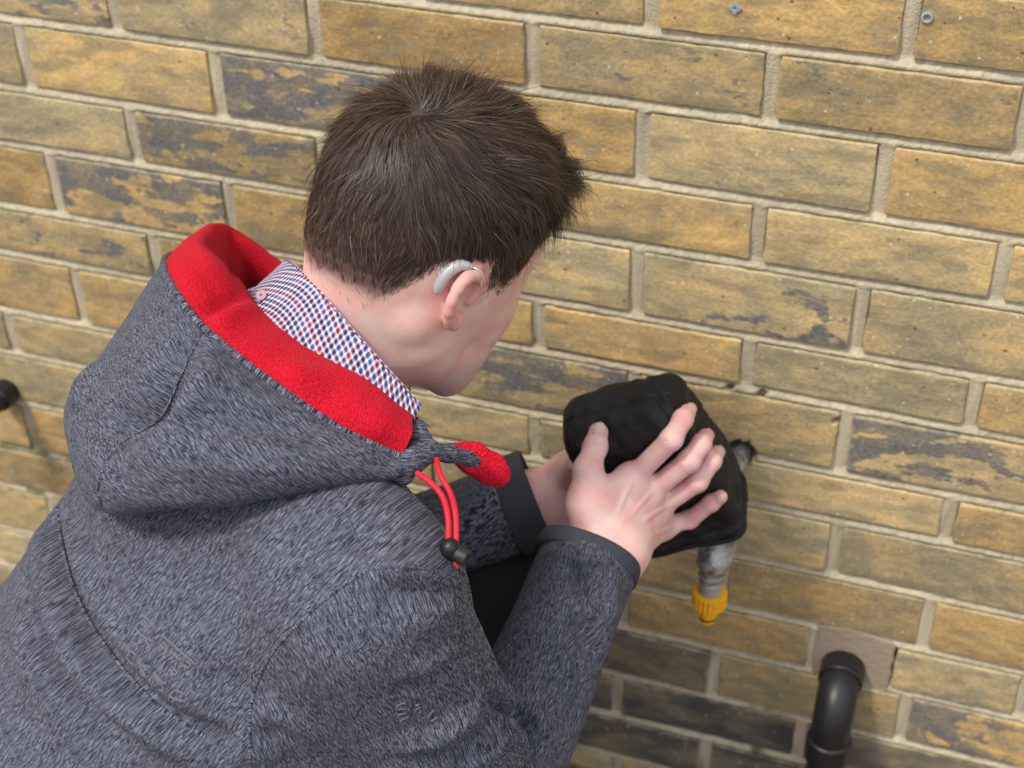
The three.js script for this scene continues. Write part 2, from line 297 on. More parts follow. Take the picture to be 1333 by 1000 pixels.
{ // the mortar bed: raked in under each brick above, struck out flush over the brick below, weathered
  const xs = [], ys = []; for (let x = -1.24; x < 1.48; x += 0.0034) xs.push(x);
  for (let r = ROW1 + 1; r >= ROW0; r--) { const y = bed(r); for (const d of [-0.03, -0.0095, -0.0062, -0.004, -0.0015, 0.001, 0.0035, 0.0058, 0.009]) ys.push(y + d); }
  const nearPerp = (r, x) => { const h = half(r), u = Math.round(x / 0.225 - h) + h; let b = 1; for (const k of [u - 1, u, u + 1]) b = Math.min(b, Math.abs(x - perp(r, k))); return b; };
  const X = xs.length, pos = [], col = [], uv = [], idx = [];
  for (const y of ys) {
    let r = Math.floor(-y / 0.075 + 0.5), d = y - bed(r); // offset from the nearest bed
    for (const x of xs) {
      const inBed = Math.abs(d) < 0.0092, np = nearPerp(d > 0 ? r - 1 : r, x), row = d > 0 ? r - 1 : r, n = f2(x * 55, y * 90, 3, 3), nn = n2(x * 210, y * 260, 8);
      let z = inBed ? mix(-0.0004, -0.0046, sstep(-0.004, 0.0062, d + n * 0.004)) : np < 0.0108 ? -0.0018 : -0.02;
      z += n * 0.0022 + nn * 0.0009; if (inBed ? Math.abs(d) > 0.0052 && np > 0.006 : np > 0.006) z = Math.min(z, -0.0030); z = Math.min(z, -0.0004) - pit(x, y);
      pos.push(x, y, z);
      const v = 0.53 + 0.16 * n + 0.14 * nn + 0.16 * f2(x * 6, y * 9, 5, 2), moss = Math.max(sstep(0.16, 0.3, f2(x * 13, y * 20, 81, 3)) * (Math.hypot((x - 0.42) * 0.5, y + 1.0) < 0.12 ? 0.9 : 0), Math.hypot(x + 0.42, (y + 0.73) * 0.7) < 0.09 ? sstep(-0.1, 0.25, f2(x * 25, y * 30, 85, 3)) * 0.8 : 0);
      col.push(mix(v, 0.1, moss), mix(v * 0.89, 0.115, moss), mix(v * 0.63, 0.03, moss)); uv.push(x / 0.25, y / 0.25);
    }
  }
  for (let j = 0; j < ys.length - 1; j++) for (let i = 0; i < X - 1; i++) { const a = j * X + i; idx.push(a, a + 1, a + X + 1, a, a + X + 1, a + X); }
  const g = new THREE.BufferGeometry(); g.setAttribute('position', new THREE.Float32BufferAttribute(pos, 3)); g.setAttribute('color', new THREE.Float32BufferAttribute(col, 3)); g.setAttribute('uv', new THREE.Float32BufferAttribute(uv, 2)); g.setIndex(idx); g.computeVertexNormals();
  const gm = grain.clone(); gm.channel = 0; gm.repeat.set(1.7, 1.7); gm.needsUpdate = true;
  mesh('mortar', g, new THREE.MeshStandardMaterial({ vertexColors: true, roughness: 0.97, bumpMap: gm, bumpScale: 0.0016 }), wall);
  // the house wall goes on above
  const up = new THREE.BoxGeometry(6.0, 2.6, 0.2); up.translate(0, 0.3 + 1.3 + 0.002, -0.104);
  const back = new THREE.BoxGeometry(6.0, 1.6, 0.2); back.translate(0, 0.3 - 0.8, -0.14);
  mesh('wall_core', mergeGeometries([up, back]), new THREE.MeshStandardMaterial({ color: new THREE.Color(0.36, 0.27, 0.14), roughness: 0.95 }), wall);
  // cement collar where the waste pipe comes through
  const s = new THREE.Shape(), y0 = bed(11) + 0.001, y1 = bed(10) + 0.004, x0 = PAD.x0 + 0.001, x1 = PAD.x1;
  const pts = []; const side = (ax, ay, bx, by, n) => { for (let i = 0; i < n; i++) { const t = i / n; pts.push([mix(ax, bx, t) + rr(-1, 1) * 0.0012, mix(ay, by, t) + rr(-1, 1) * 0.0012]); } };
  side(x0, y0, x1, y0, 12); side(x1, y0, x1, y1 - 0.006, 9); side(x1, y1 - 0.006, x0 + 0.03, y1 + 0.002, 9); side(x0 + 0.03, y1 + 0.002, x0, y1 - 0.002, 3); side(x0, y1 - 0.002, x0, y0, 9);
  pts.forEach(([x, y], i) => i ? s.lineTo(x, y) : s.moveTo(x, y));
  const pg = new THREE.ExtrudeGeometry(s, { depth: 0.012, bevelEnabled: true, bevelSize: 0.003, bevelThickness: 0.003, bevelSegments: 3, steps: 1 }); pg.translate(0, 0, -0.0148);
  setUV(pg, (p) => [p.x / 0.25, p.y / 0.25]);
  const pad = mesh('cement_collar', pg, new THREE.MeshStandardMaterial({ color: new THREE.Color(0.36, 0.29, 0.22), roughness: 0.95, bumpMap: gm, bumpScale: 0.003 }), wall);
  pad.userData.label = 'pinkish grey cement patch round the waste pipe';
}
top(wall, 'yellow and grey stock brick house wall with raked cream mortar joints', 'brick wall');

// ---- paved ground: red blocks laid along the wall
{
  const g = new THREE.PlaneGeometry(60, 60, 1, 1); g.rotateX(-Math.PI / 2); g.translate(0, GROUND - 0.012, 29.9);
  struct(mesh('ground', g, new THREE.MeshStandardMaterial({ color: new THREE.Color(0.13, 0.1, 0.08), roughness: 0.97 })));
  const paving = group('paving'), mats = [[0.16, 0.075, 0.06], [0.2, 0.09, 0.07], [0.13, 0.07, 0.065], [0.17, 0.1, 0.085]].map((c) => { const gm = grain.clone(); gm.channel = 0; gm.needsUpdate = true; return new THREE.MeshStandardMaterial({ color: new THREE.Color(...c), roughness: 0.95, bumpMap: gm, bumpScale: 0.002 }); });
  const sh = new THREE.Shape(); const a = 0.0972, b = 0.0472; sh.moveTo(-a, -b); sh.lineTo(a, -b); sh.lineTo(a, b); sh.lineTo(-a, b);
  const pv = new THREE.ExtrudeGeometry(sh, { depth: 0.04, bevelEnabled: true, bevelSize: 0.002, bevelThickness: 0.004, bevelSegments: 1 }); pv.rotateX(-Math.PI / 2); setUV(pv, (p) => [p.x / 0.25, p.z / 0.25]);
  for (let j = 0; j < 9; j++) for (let i = -5; i < 8; i++) { const m = mesh(numbered('paver'), pv, mats[Math.floor(rnd() * 4)], paving); m.position.set(i * 0.2 + (j % 2) * 0.1, GROUND - 0.044 + rr(-0.0015, 0.0015), 0.058 + j * 0.1); m.rotation.y = rr(-0.006, 0.006); }
  struct(paving);
}

// ================================================================ PIPES, TAP AND FIXINGS
const blackPlastic = new THREE.MeshPhysicalMaterial({ color: new THREE.Color(0.012, 0.013, 0.016), roughness: 0.42 });
const lathe = (pts, seg = 40) => new THREE.LatheGeometry(pts.map(([r, y]) => new THREE.Vector2(r, y)), seg);
const along = (g, a, b) => { const d = b.clone().sub(a).normalize(); g.applyQuaternion(new THREE.Quaternion().setFromUnitVectors(V(0, 1, 0), d)); g.translate(a.x, a.y, a.z); return g; };
{ // black plastic waste pipe out of the wall, turning down
  const c = atZ(1098, 868, 0.0), p = group('waste_pipe'), R = 0.0215;
  const zo = 0.058;
  const A = V(c.x, c.y, -0.01), B = V(c.x, c.y, zo - 0.036), Cc = V(c.x, c.y - 0.04, zo);
  mesh('wall_socket', along(lathe([[0.001, 0], [0.0250, 0], [0.0250, 0.034], [0.0242, 0.0365], [0.0225, 0.037], [0.0215, 0.035]]), A, B), blackPlastic, p);
  const arc = []; for (let i = 0; i <= 10; i++) { const t = i / 10 * Math.PI / 2; arc.push(V(c.x, c.y - 0.036 + 0.036 * Math.cos(t), zo - 0.036 + 0.036 * Math.sin(t))); }
  mesh('elbow', tube([V(c.x, c.y, 0.0), ...arc, V(c.x, c.y - 0.055, zo)], 0.0222, 40, 28), blackPlastic, p);
  mesh('elbow_collar', along(lathe([[0.0215, 0], [0.0246, 0.001], [0.0255, 0.004], [0.0255, 0.030], [0.0246, 0.033], [0.0222, 0.034]]), V(c.x, c.y - 0.088, zo), V(c.x, c.y, zo)), blackPlastic, p);
  mesh('down_pipe', along(lathe([[0.0205, 0], [R, 0], [R, 0.22], [0.02, 0.22]]), V(c.x, GROUND - 0.03, zo), V(c.x, 0, zo)), blackPlastic, p);
  top(p, 'black plastic waste pipe elbow turning down from a cement patch', 'pipe');
}
{ // short black overflow stub at the far end of the wall
  const p = group('overflow_pipe'), c = atZ(14, 508, 0.0), zo = 0.085; c.x -= 0.004;
  const A = V(c.x, c.y, -0.01), B = V(c.x, c.y, zo);
  mesh('stub', along(lathe([[0.001, 0], [0.0135, 0], [0.0135, 0.02], [0.0135, 0.062], [0.001, 0.0625]]), A, B), blackPlastic, p);
  mesh('socket', along(lathe([[0.013, 0], [0.016, 0], [0.017, 0.002], [0.017, 0.022], [0.016, 0.025], [0.0135, 0.026]]), V(c.x, c.y, 0.0), B), blackPlastic, p);
  mesh('drop', tube([V(c.x, c.y, 0.058), V(c.x, c.y - 0.03, 0.062), V(c.x - 0.012, c.y - 0.05, 0.062)], 0.0125, 20, 24), blackPlastic, p);
  top(p, 'small black overflow pipe behind the grey hood', 'pipe');
}
{ // two nylon plugs left in the brickwork
  const grey = new THREE.MeshStandardMaterial({ color: new THREE.Color(0.33, 0.36, 0.42), roughness: 0.55 }), dark = new THREE.MeshStandardMaterial({ color: new THREE.Color(0.03, 0.035, 0.03), roughness: 0.9 });
  const mk = (x, y, kind) => {
    const c = atZ(x, y, 0.002), g = group('wall_plug');
    const f = kind ? lathe([[0.0024, -0.02], [0.0024, 0.0006], [0.0033, 0.0016], [0.0052, 0.0012], [0.0054, 0.0], [0.0042, -0.002], [0.004, -0.02]], 28) : null;
    if (f) { f.rotateX(Math.PI / 2); f.translate(c.x, c.y, c.z); mesh('flange', f, grey, g); }
    else { const s = new THREE.Shape(); for (let i = 0; i < 16; i++) { const r = i % 4 === 2 ? 0.0034 : i % 4 === 0 ? 0.0056 : 0.0046, t = i / 16 * 6.283; i ? s.lineTo(r * Math.cos(t), r * Math.sin(t)) : s.moveTo(r * Math.cos(t), r * Math.sin(t)); } const h = new THREE.Path(); h.absarc(0, 0, 0.0018, 0, 6.3, true); s.holes.push(h); const e = new THREE.ExtrudeGeometry(s, { depth: 0.012, bevelEnabled: true, bevelSize: 0.0004, bevelThickness: 0.0004, bevelSegments: 2 }); e.translate(c.x, c.y, c.z - 0.0105); mesh('flange', e, grey, g); }
    const hole = new THREE.CylinderGeometry(0.0024, 0.0024, 0.01, 20); hole.rotateX(Math.PI / 2); hole.translate(c.x, c.y, c.z - 0.008); mesh('screw_hole', hole, dark, g);
    return g;
  };
  top(mk(957, 10, 0), 'small star-shaped grey plug in an ochre brick', 'wall plug');
  top(mk(1207, 23, 1), 'round grey plug with a dark hole beside a mortar joint', 'wall plug');
}
// ---- the garden tap under the cover
const TAP = { x: 0.4555, y: -0.578 };
const tapMetalMap = tex(256, 256, (i, j, c) => { const n = fbm(i / 30, j / 30, 2, 4), m = sstep(-0.05, 0.25, fbm(i / 14, j / 14, 8, 3)); c[0] = 176 + n * 90 - m * 55; c[1] = 178 + n * 90 - m * 48; c[2] = 174 + n * 90 - m * 48; });
{
  const metal = new THREE.MeshStandardMaterial({ map: tapMetalMap, metalness: 0.6, roughness: 0.4 }), rubber = new THREE.MeshStandardMaterial({ color: new THREE.Color(0.012, 0.012, 0.014), roughness: 0.7 });
  const g = group('garden_tap'), x = TAP.x, y = TAP.y, z = 0.088;
  const hole = V(0.4565, -0.5315, -0.03);
  mesh('supply_pipe', tube([hole, V(hole.x, hole.y, 0.004), V(hole.x, hole.y - 0.001, 0.022), V(hole.x, hole.y - 0.012, 0.034), V(x, y + 0.016, 0.036), V(x, y - 0.004, 0.036)], 0.0095, 40, 20), metal, g);
  mesh('inlet_collar', along(lathe([[0.001, 0], [0.0125, 0], [0.0135, 0.002], [0.0135, 0.012], [0.011, 0.0135], [0.011, 0.03], [0.0145, 0.031], [0.0145, 0.042], [0.012, 0.044], [0.001, 0.044]], 6 * 6), V(x, y, 0.026), V(x, y, 1)), metal, g);
  const bodyF = (p) => { let d = sdSeg(p, V(x, y, 0.06), V(x, y, z), 0.014, 0.016); d = smin(d, sdSeg(p, V(x, y, z), V(x, y - 0.014, z + 0.013), 0.0175, 0.0155), 0.012); d = smin(d, sdSeg(p, V(x, y - 0.012, z + 0.012), V(x - 0.001, y - 0.036, z + 0.016), 0.0145, 0.011), 0.01); d = smin(d, sdSeg(p, V(x, y, z - 0.004), V(x, y + 0.035, z - 0.004), 0.0135, 0.011), 0.01); return d + 0.0003 * noise(p.x * 300, p.y * 300, p.z * 300); };
  const bg = skin(bodyF, V(x - 0.03, y - 0.065, 0.035), V(x + 0.03, y + 0.06, z + 0.045), 0.0022); setUV(bg, (p) => [p.x * 5 + p.z * 4, p.y * 5]);
  mesh('tap_body', bg, metal, g);
  mesh('gasket', along(lathe([[0.0115, 0], [0.0165, 0.0005], [0.0172, 0.0025], [0.0165, 0.0045], [0.0115, 0.005]]), V(x, y - 0.004, 0.0655), V(x, y - 0.012, 1)), rubber, g);
  mesh('body_nut', along(lathe([[0.009, -0.006], [0.0175, -0.006], [0.0188, -0.0045], [0.0188, 0.0045], [0.0175, 0.006], [0.009, 0.006]], 6), V(x, y - 0.014, z + 0.012), V(x, y + 0.2, z - 0.06)), metal, g);
  mesh('spout_collar', along(lathe([[0.009, -0.004], [0.0135, -0.004], [0.0142, -0.003], [0.0142, 0.003], [0.0135, 0.004], [0.009, 0.004]], 8), V(x - 0.001, y - 0.034, z + 0.016), V(x - 0.001, 1, z + 0.016)), metal, g);
  mesh('spindle', along(lathe([[0.001, 0], [0.009, 0], [0.009, 0.02], [0.005, 0.022], [0.005, 0.04], [0.001, 0.04]]), V(x, y + 0.03, z - 0.004), V(x, 1, z - 0.004)), metal, g);
  mesh('handle', along(new THREE.CapsuleGeometry(0.005, 0.026, 6, 14).rotateZ(Math.PI / 2).translate(0, 0.038, 0), V(x, y + 0.03, z - 0.004), V(x, 1, z - 0.004)), metal, g);
  mesh('outlet_thread', along(lathe([[0.006, -0.01], [0.0108, -0.01], ...Array.from({ length: 13 }, (_, i) => [i % 2 ? 0.0118 : 0.0106, -0.009 + i * 0.0012]), [0.0098, 0.008], [0.006, 0.008]]), V(x - 0.001, y - 0.047, z + 0.016), V(x - 0.001, 1, z + 0.016)), new THREE.MeshStandardMaterial({ color: new THREE.Color(0.5, 0.52, 0.54), metalness: 0.35, roughness: 0.45 }), g);
  top(g, 'weathered grey metal garden tap under the black cover', 'garden tap');
  const hc = group('hose_connector'), yellow = new THREE.MeshPhysicalMaterial({ color: new THREE.Color(0.92, 0.47, 0.01), roughness: 0.38, clearcoat: 0.15 });
  const s = new THREE.Shape(), K = 22; for (let i = 0; i <= K * 4; i++) { const t = i / (K * 4) * 6.2832, r = 0.0168 + 0.0007 * clamp(Math.sin(t * K) * 2.2, -1, 1); i ? s.lineTo(r * Math.cos(t), r * Math.sin(t)) : s.moveTo(r * Math.cos(t), r * Math.sin(t)); }
  const hp = new THREE.Path(); hp.absarc(0, 0, 0.0122, 0, 6.2832, true); s.holes.push(hp);
  const nut = new THREE.ExtrudeGeometry(s, { depth: 0.017, bevelEnabled: true, bevelSize: 0.001, bevelThickness: 0.001, bevelSegments: 2, curveSegments: 32 }); nut.rotateX(-Math.PI / 2); nut.translate(x - 0.001, y - 0.073, z + 0.016);
  mesh('ribbed_nut', nut, yellow, hc);
  mesh('spigot', along(lathe([[0.0035, 0], [0.0072, 0], [0.0084, 0.0008], [0.0086, 0.0035], [0.0076, 0.0042], [0.0076, 0.0065], [0.0092, 0.0075], [0.0098, 0.0105], [0.0098, 0.0135], [0.0088, 0.0165], [0.0076, 0.018], [0.0078, 0.022], [0.0125, 0.0235], [0.0135, 0.026], [0.001, 0.026]]), V(x - 0.001, y - 0.098, z + 0.016), V(x - 0.001, 1, z + 0.016)), yellow, hc);
  const ring = new THREE.TorusGeometry(0.0079, 0.0011, 10, 32); ring.rotateX(Math.PI / 2); ring.translate(x - 0.001, y - 0.0927, z + 0.016); mesh('seal_ring', ring, rubber, hc);
  top(hc, 'yellow plastic hose connector screwed under the tap', 'hose connector');
}

// ================================================================ THE PADDED TAP COVER
const CV = (() => {
  const o = atZ(905, 676, 0.106), e = atZ(806, 523, 0.172), a = e.clone().sub(o), L = a.length(); a.normalize();
  const w = atZ(975, 642, 0.112).sub(atZ(842, 725, 0.108)); w.addScaledVector(a, -w.dot(a)).normalize();
  const n = w.clone().cross(a).normalize(); return { o, a, w, n, L };
})();
function coverF(p) {
  const dx = p.x - CV.o.x, dy = p.y - CV.o.y, dz = p.z - CV.o.z, w = dx * CV.w.x + dy * CV.w.y + dz * CV.w.z, a = dx * CV.a.x + dy * CV.a.y + dz * CV.a.z, n = dx * CV.n.x + dy * CV.n.y + dz * CV.n.z;
  const t = clamp(a / CV.L), hw = mix(0.0620, 0.0585, t) + 0.004 * Math.sin(t * 2.6), hn = mix(0.036, 0.040, Math.sin(t * 3)), r = mix(0.013, 0.025, sstep(0.5, 1, t));
  const qx = Math.abs(w + 0.004) - hw + r, qy = Math.abs(a - CV.L * 0.5) - CV.L * 0.5 + r, qz = Math.abs(n) - hn + r;
  let d = Math.hypot(Math.max(qx, 0), Math.max(qy, 0), Math.max(qz, 0)) + Math.min(Math.max(qx, qy, qz), 0) - r;
  // slack cloth, pinched corners, the stitched hem
  d += 0.0042 * noise(w * 24, a * 18, n * 22 + 3) + 0.0022 * noise(w * 70 + a * 30, a * 45, n * 50) + 0.0016 * Math.abs(noise(w * 40 - a * 60, a * 50 + w * 20, 5 + n * 30));
  d += 0.0016 * Math.exp(-(((n - 0.004) / 0.0016) ** 2) * (Math.abs(w) > hw - 0.02 || a > CV.L - 0.03 ? 1 : 9e9));
  d += 0.0034 * Math.exp(-(((a - 0.022) / 0.0024) ** 2)) - 0.0016 * Math.exp(-(((a - 0.012) / 0.006) ** 2)) + 0.0012 * Math.exp(-(((a - 0.04) / 0.005) ** 2)) * (0.5 + noise(w * 80, 3, n * 80));
  d += 0.003 * Math.exp(-(((w - n * 0.5 - 0.035) / 0.004) ** 2)) * sstep(0.13, 0.17, a) + 0.0015 * Math.exp(-(((Math.abs(w) - hw + 0.008) / 0.003) ** 2)) * Math.exp(-(((n - hn * 0.5) / 0.02) ** 2));
  return d;
}
const PRESS = [[893, 540], [917, 572], [932, 592], [937, 650], [779, 565]].map(([x, y]) => march(coverF, x, y)?.p).filter(Boolean);
function coverShell(p) {
  const dx = p.x - CV.o.x, dy = p.y - CV.o.y, dz = p.z - CV.o.z, w = dx * CV.w.x + dy * CV.w.y + dz * CV.w.z, a = dx * CV.a.x + dy * CV.a.y + dz * CV.a.z, n = dx * CV.n.x + dy * CV.n.y + dz * CV.n.z;
  const qx = Math.abs(w + 0.004) - 0.050, qy = Math.abs(a - 0.055) - 0.11, qz = Math.abs(n) - 0.029; const inner = Math.max(qx, qy, qz);
  let d = coverF(p); for (const q of PRESS) d += 0.0045 * Math.exp(-(((p.x - q.x) ** 2 + (p.y - q.y) ** 2 + (p.z - q.z) ** 2) / 0.00022)); // padding gives under the finger tips
  return smax(d, -inner, 0.004);
}
{
  const ctr = CV.o.clone().addScaledVector(CV.a, CV.L / 2), R = 0.145;
  const g = skin(coverShell, ctr.clone().subScalar(R), ctr.clone().addScalar(R), 0.0032);
  setUV(g, (p) => { const d = p.clone().sub(CV.o); return [(d.dot(CV.w) + d.dot(CV.n)) / 0.1, d.dot(CV.a) / 0.1]; });
  const weave = tex(256, 256, (i, j, c) => { c[0] = c[1] = c[2] = 128 + 60 * Math.sin(i / 256 * Math.PI * 2 * 64) * Math.sin(j / 256 * Math.PI * 2 * 64) + 30 * n2(i / 5, j / 5, 3); }, { color: false });
  const cover = group('tap_cover');
  mesh('padded_bag', g, new THREE.MeshPhysicalMaterial({ color: new THREE.Color(0.005, 0.0054, 0.0068), roughness: 0.66, bumpMap: weave, bumpScale: 0.0003, sheen: 0.25, sheenRoughness: 0.4, sheenColor: new THREE.Color(0.14, 0.16, 0.22) }), cover);
  // stitched tape round the mouth
  const ring = [], N = 72; for (let i = 0; i < N; i++) { const t = i / N * Math.PI * 2, c = Math.cos(t), s = Math.sin(t), k = 1 / Math.pow(Math.abs(c) ** 6 + Math.abs(s) ** 6, 1 / 6); let q = CV.o.clone().addScaledVector(CV.a, 0.0025 + 0.002 * Math.sin(t * 5)).addScaledVector(CV.w, -0.004 + 0.056 * c * k).addScaledVector(CV.n, 0.034 * s * k); ring.push(q); }
  mesh('mouth_binding', tube(ring, 0.0034, 140, 8, true), new THREE.MeshStandardMaterial({ color: new THREE.Color(0.010, 0.0105, 0.013), roughness: 0.75 }), cover);
  top(cover, 'black padded fabric cover held over the garden tap', 'tap cover');
}

// ================================================================ THE PERSON, crouching at the tap
const man = group('person');
// trunk frame: T up along the leaning spine, FT towards the chest, RT to his right
const T = camdir(0.62, 0.71, 0.34), FT = camdir(0.756, -0.42, -0.50); FT.addScaledVector(T, -FT.dot(T)).normalize(); const RT = FT.clone().cross(T).normalize();
const NK = at(485, 408, 1.22);                                         // middle of the collar ring
const tp = (r, s, f) => NK.clone().addScaledVector(RT, r).addScaledVector(T, -s).addScaledVector(FT, f);
const SR = at(470, 775, 1.115), ER = at(624, 1080, 1.275), WR = at(764, 734, 1.393);
const SL = at(440, 510, 1.42), EL = at(420, 760, 1.54), WL = at(664, 662, 1.53);
const TAB = [[0.03, 0.07, 0.06, 0, 0], [0.075, 0.115, 0.085, 0.0, 0], [0.12, 0.150, 0.103, 0.002, 0], [0.20, 0.174, 0.113, 0.006, 0.006], [0.32, 0.190, 0.112, 0.014, 0.016], [0.45, 0.212, 0.118, 0.02, 0.034], [0.64, 0.235, 0.15, 0.02, 0.045]];
function trunkF(p) {
  const dx = p.x - NK.x, dy = p.y - NK.y, dz = p.z - NK.z, s = -(dx * T.x + dy * T.y + dz * T.z), r = dx * RT.x + dy * RT.y + dz * RT.z, f = dx * FT.x + dy * FT.y + dz * FT.z;
  let i = 0; while (i < TAB.length - 2 && s > TAB[i + 1][0]) i++;
  const A = TAB[i], B = TAB[i + 1], t = sstep(0, 1, (s - A[0]) / (B[0] - A[0])) * 0.5 + clamp((s - A[0]) / (B[0] - A[0])) * 0.5, a = mix(A[1], B[1], t), b = mix(A[2], B[2], t), f0 = mix(A[3], B[3], t), r0 = mix(A[4], B[4], t);
  const bb = f > f0 ? b * 0.8 : b, d = (Math.hypot((r - r0) / a, (f - f0) / bb) - 1) * Math.min(a, bb) * 0.92;
  return smax(smax(d, 0.035 - s, 0.03), s - 0.64, 0.05);
}
const shR = tp(0.07, 0.105, -0.02), shL = tp(-0.06, 0.13, 0.03);
const DR = WR.clone().sub(ER).normalize(), DL = WL.clone().sub(EL).normalize(), IR0 = WR.clone().addScaledVector(DR, 0.03), IR1 = WR.clone().addScaledVector(DR, 0.06), FL0 = at(345, 900, 1.20), FL1 = at(330, 1120, 1.27);
function jacketF(p) {
  let d = trunkF(p);
  d = smin(d, sdSeg(p, shR, SR, 0.050, 0.066), 0.07);
  d = smin(d, sdSeg(p, shL, SL, 0.055, 0.058), 0.07);
  const up = sdSeg(p, SR, ER, 0.074, 0.064); let lo = sdSeg(p, ER, WR, 0.050, 0.0455);
  const wr = (p.x - WR.x) * DR.x + (p.y - WR.y) * DR.y + (p.z - WR.z) * DR.z; lo = smax(lo, wr - 0.004, 0.004); if (wr > -0.05) lo = smax(lo, -sdSeg(p, IR0, IR1, 0.040, 0.040), 0.003);
  d = smin(d, sdSeg(p, FL0, FL1, 0.085, 0.10), 0.08);
  d = smin(d, smin(up, lo, 0.016), 0.035);
  d = smin(d, smin(sdSeg(p, SL, EL, 0.062, 0.058), smax(sdSeg(p, EL, WL, 0.056, 0.046), (p.x - WL.x) * DL.x + (p.y - WL.y) * DL.y + (p.z - WL.z) * DL.z - 0.004, 0.004), 0.03), 0.03);
  return d;
}
const fold = (g, list) => { // cloth folds: each a ridge (+) or a furrow (-) along a line on the surface
  const P = g.attributes.position, N = g.attributes.normal, p = V(0, 0, 0), n = V(0, 0, 0), L = list.filter((f) => f.pts.length > 1);
  for (const f of L) { f.c = f.pts.reduce((a, b) => a.add(b), V(0, 0, 0)).divideScalar(f.pts.length); f.R = Math.max(...f.pts.map((q) => q.distanceTo(f.c))) + f.w * 2.6; }
  for (let i = 0; i < P.count; i++) {
    p.fromBufferAttribute(P, i); let h = 0;
    for (const f of L) {
      if (p.distanceToSquared(f.c) > f.R * f.R) continue;
      let best = 1e9, bt = 0; const m = f.pts.length - 1;
      for (let k = 0; k < m; k++) { const a = f.pts[k], b = f.pts[k + 1], bx = b.x - a.x, by = b.y - a.y, bz = b.z - a.z, t = clamp(((p.x - a.x) * bx + (p.y - a.y) * by + (p.z - a.z) * bz) / (bx * bx + by * by + bz * bz)), d = Math.hypot(p.x - a.x - bx * t, p.y - a.y - by * t, p.z - a.z - bz * t); if (d < best) { best = d; bt = (k + t) / m; } }
      const taper = f.open ? 1 : Math.pow(Math.sin(Math.PI * clamp(bt, 0.02, 0.98)), 0.6); h += f.h * taper * Math.exp(-((best / f.w) ** 2));
    }
    if (h) { n.fromBufferAttribute(N, i); P.setXYZ(i, p.x + n.x * h, p.y + n.y * h, p.z + n.z * h); }
  }
  g.computeVertexNormals(); return g;
};
const drape = (sdf, px, lift = 0) => px.map(([x, y]) => { const m = march(sdf, x, y); return m ? m.p.addScaledVector(pray(x, y).normalize(), -lift) : null; }).filter(Boolean);
const dense = (px, n = 6) => { const c = new THREE.CatmullRomCurve3(px.map(([x, y]) => V(x, y, 0))); return c.getPoints((px.length - 1) * n).map((q) => [q.x, q.y]); };

// ---- melange knit: dark and light yarn streaks (0.14 m square, streaks run along v)
const KN = 1024, YARN = 256, knit = new Float32Array(YARN * KN);
for (let c = 0; c < YARN; c++) { // every yarn changes from dark to light along its length
  let j = 0; const off = Math.floor(rnd() * KN); while (j < KN) { const L = Math.floor(rr(14, 100)), v = rnd() < 0.44 ? rr(0.25, 1) : -rr(0.3, 1); for (let k = 0; k < L && j < KN; k++, j++) { const e = Math.min(k, L - 1 - k, 4) / 4; knit[c * KN + ((j + off) & 1023)] = v * (0.35 + 0.65 * e); } }
}
const knitAt = (i, j) => { const f = (i + 1.2 * Math.sin(j / 1024 * 6.28318)) / KN * YARN, c = Math.floor(f), t = f - c, e = 1 - 1.1 * Math.abs(t - 0.5); return knit[((c + YARN) % YARN) * KN + j] * e; };
const knitMap = tex(KN, KN, (i, j, c) => { const v = knitAt(i, j) + (hash(i >> 2, j >> 2, 9) - 0.5) * 0.6, t = clamp(0.29 + v * 0.56); c[0] = mix(24, 182, t); c[1] = mix(27, 187, t); c[2] = mix(40, 206, t); });
const knitBump = tex(512, 512, (i, j, c) => { c[0] = c[1] = c[2] = 128 + 70 * knitAt(i * 2, j * 2) + 40 * (hash(i, j, 4) - 0.5); }, { color: false });
const fabric = new THREE.MeshPhysicalMaterial({ map: knitMap, bumpMap: knitBump, bumpScale: 0.0002, roughness: 0.95, sheen: 0.15, sheenRoughness: 0.6, sheenColor: new THREE.Color(0.4, 0.42, 0.48) });
const binding = new THREE.MeshStandardMaterial({ color: new THREE.Color(0.042, 0.048, 0.064), roughness: 0.78 });
const KS = 0.056;

// ---- jacket body and sleeves, cut at the armholes
const jacket = group('jacket'); man.add(jacket);
const BU = RT.clone().multiplyScalar(0.78).addScaledVector(FT, -0.62).cross(T).normalize();
const armSeam = [[760, 770], [598, 752], [565, 743], [520, 738], [480, 742], [440, 768], [395, 806], [352, 855], [330, 905], [325, 955], [327, 1005]];
const armCut = (() => { // the armhole as a curtain through its sewn line, square to the trunk's side
  const L = dense(armSeam, 4).map(([x, y]) => (march(jacketF, x, y)?.p ?? at(x, y, 1.2))).map((p) => { const q = p.clone().sub(NK); return [q.dot(BU), q.dot(T)]; }); const e = L[L.length - 1], e0 = L[L.length - 2]; L.push([e[0] + (e[0] - e0[0]) * 40, e[1] + (e[1] - e0[1]) * 40]);
  return (p) => { const x = (p.x - NK.x) * BU.x + (p.y - NK.y) * BU.y + (p.z - NK.z) * BU.z, y = (p.x - NK.x) * T.x + (p.y - NK.y) * T.y + (p.z - NK.z) * T.z; let best = 1e9, s = 1; for (let i = 0; i < L.length - 1; i++) { const [ax, ay] = L[i], bx = L[i + 1][0] - ax, by = L[i + 1][1] - ay, t = clamp(((x - ax) * bx + (y - ay) * by) / (bx * bx + by * by + 1e-12)), d = Math.hypot(x - ax - bx * t, y - ay - by * t); if (d < best - 1e-7) { best = d; s = Math.sign((x - ax) * by - (y - ay) * bx) || 1; } } return best * s; };
})();
const DU = ER.clone().sub(SR).normalize();
const armSide = Math.sign(armCut(ER)) || 1;
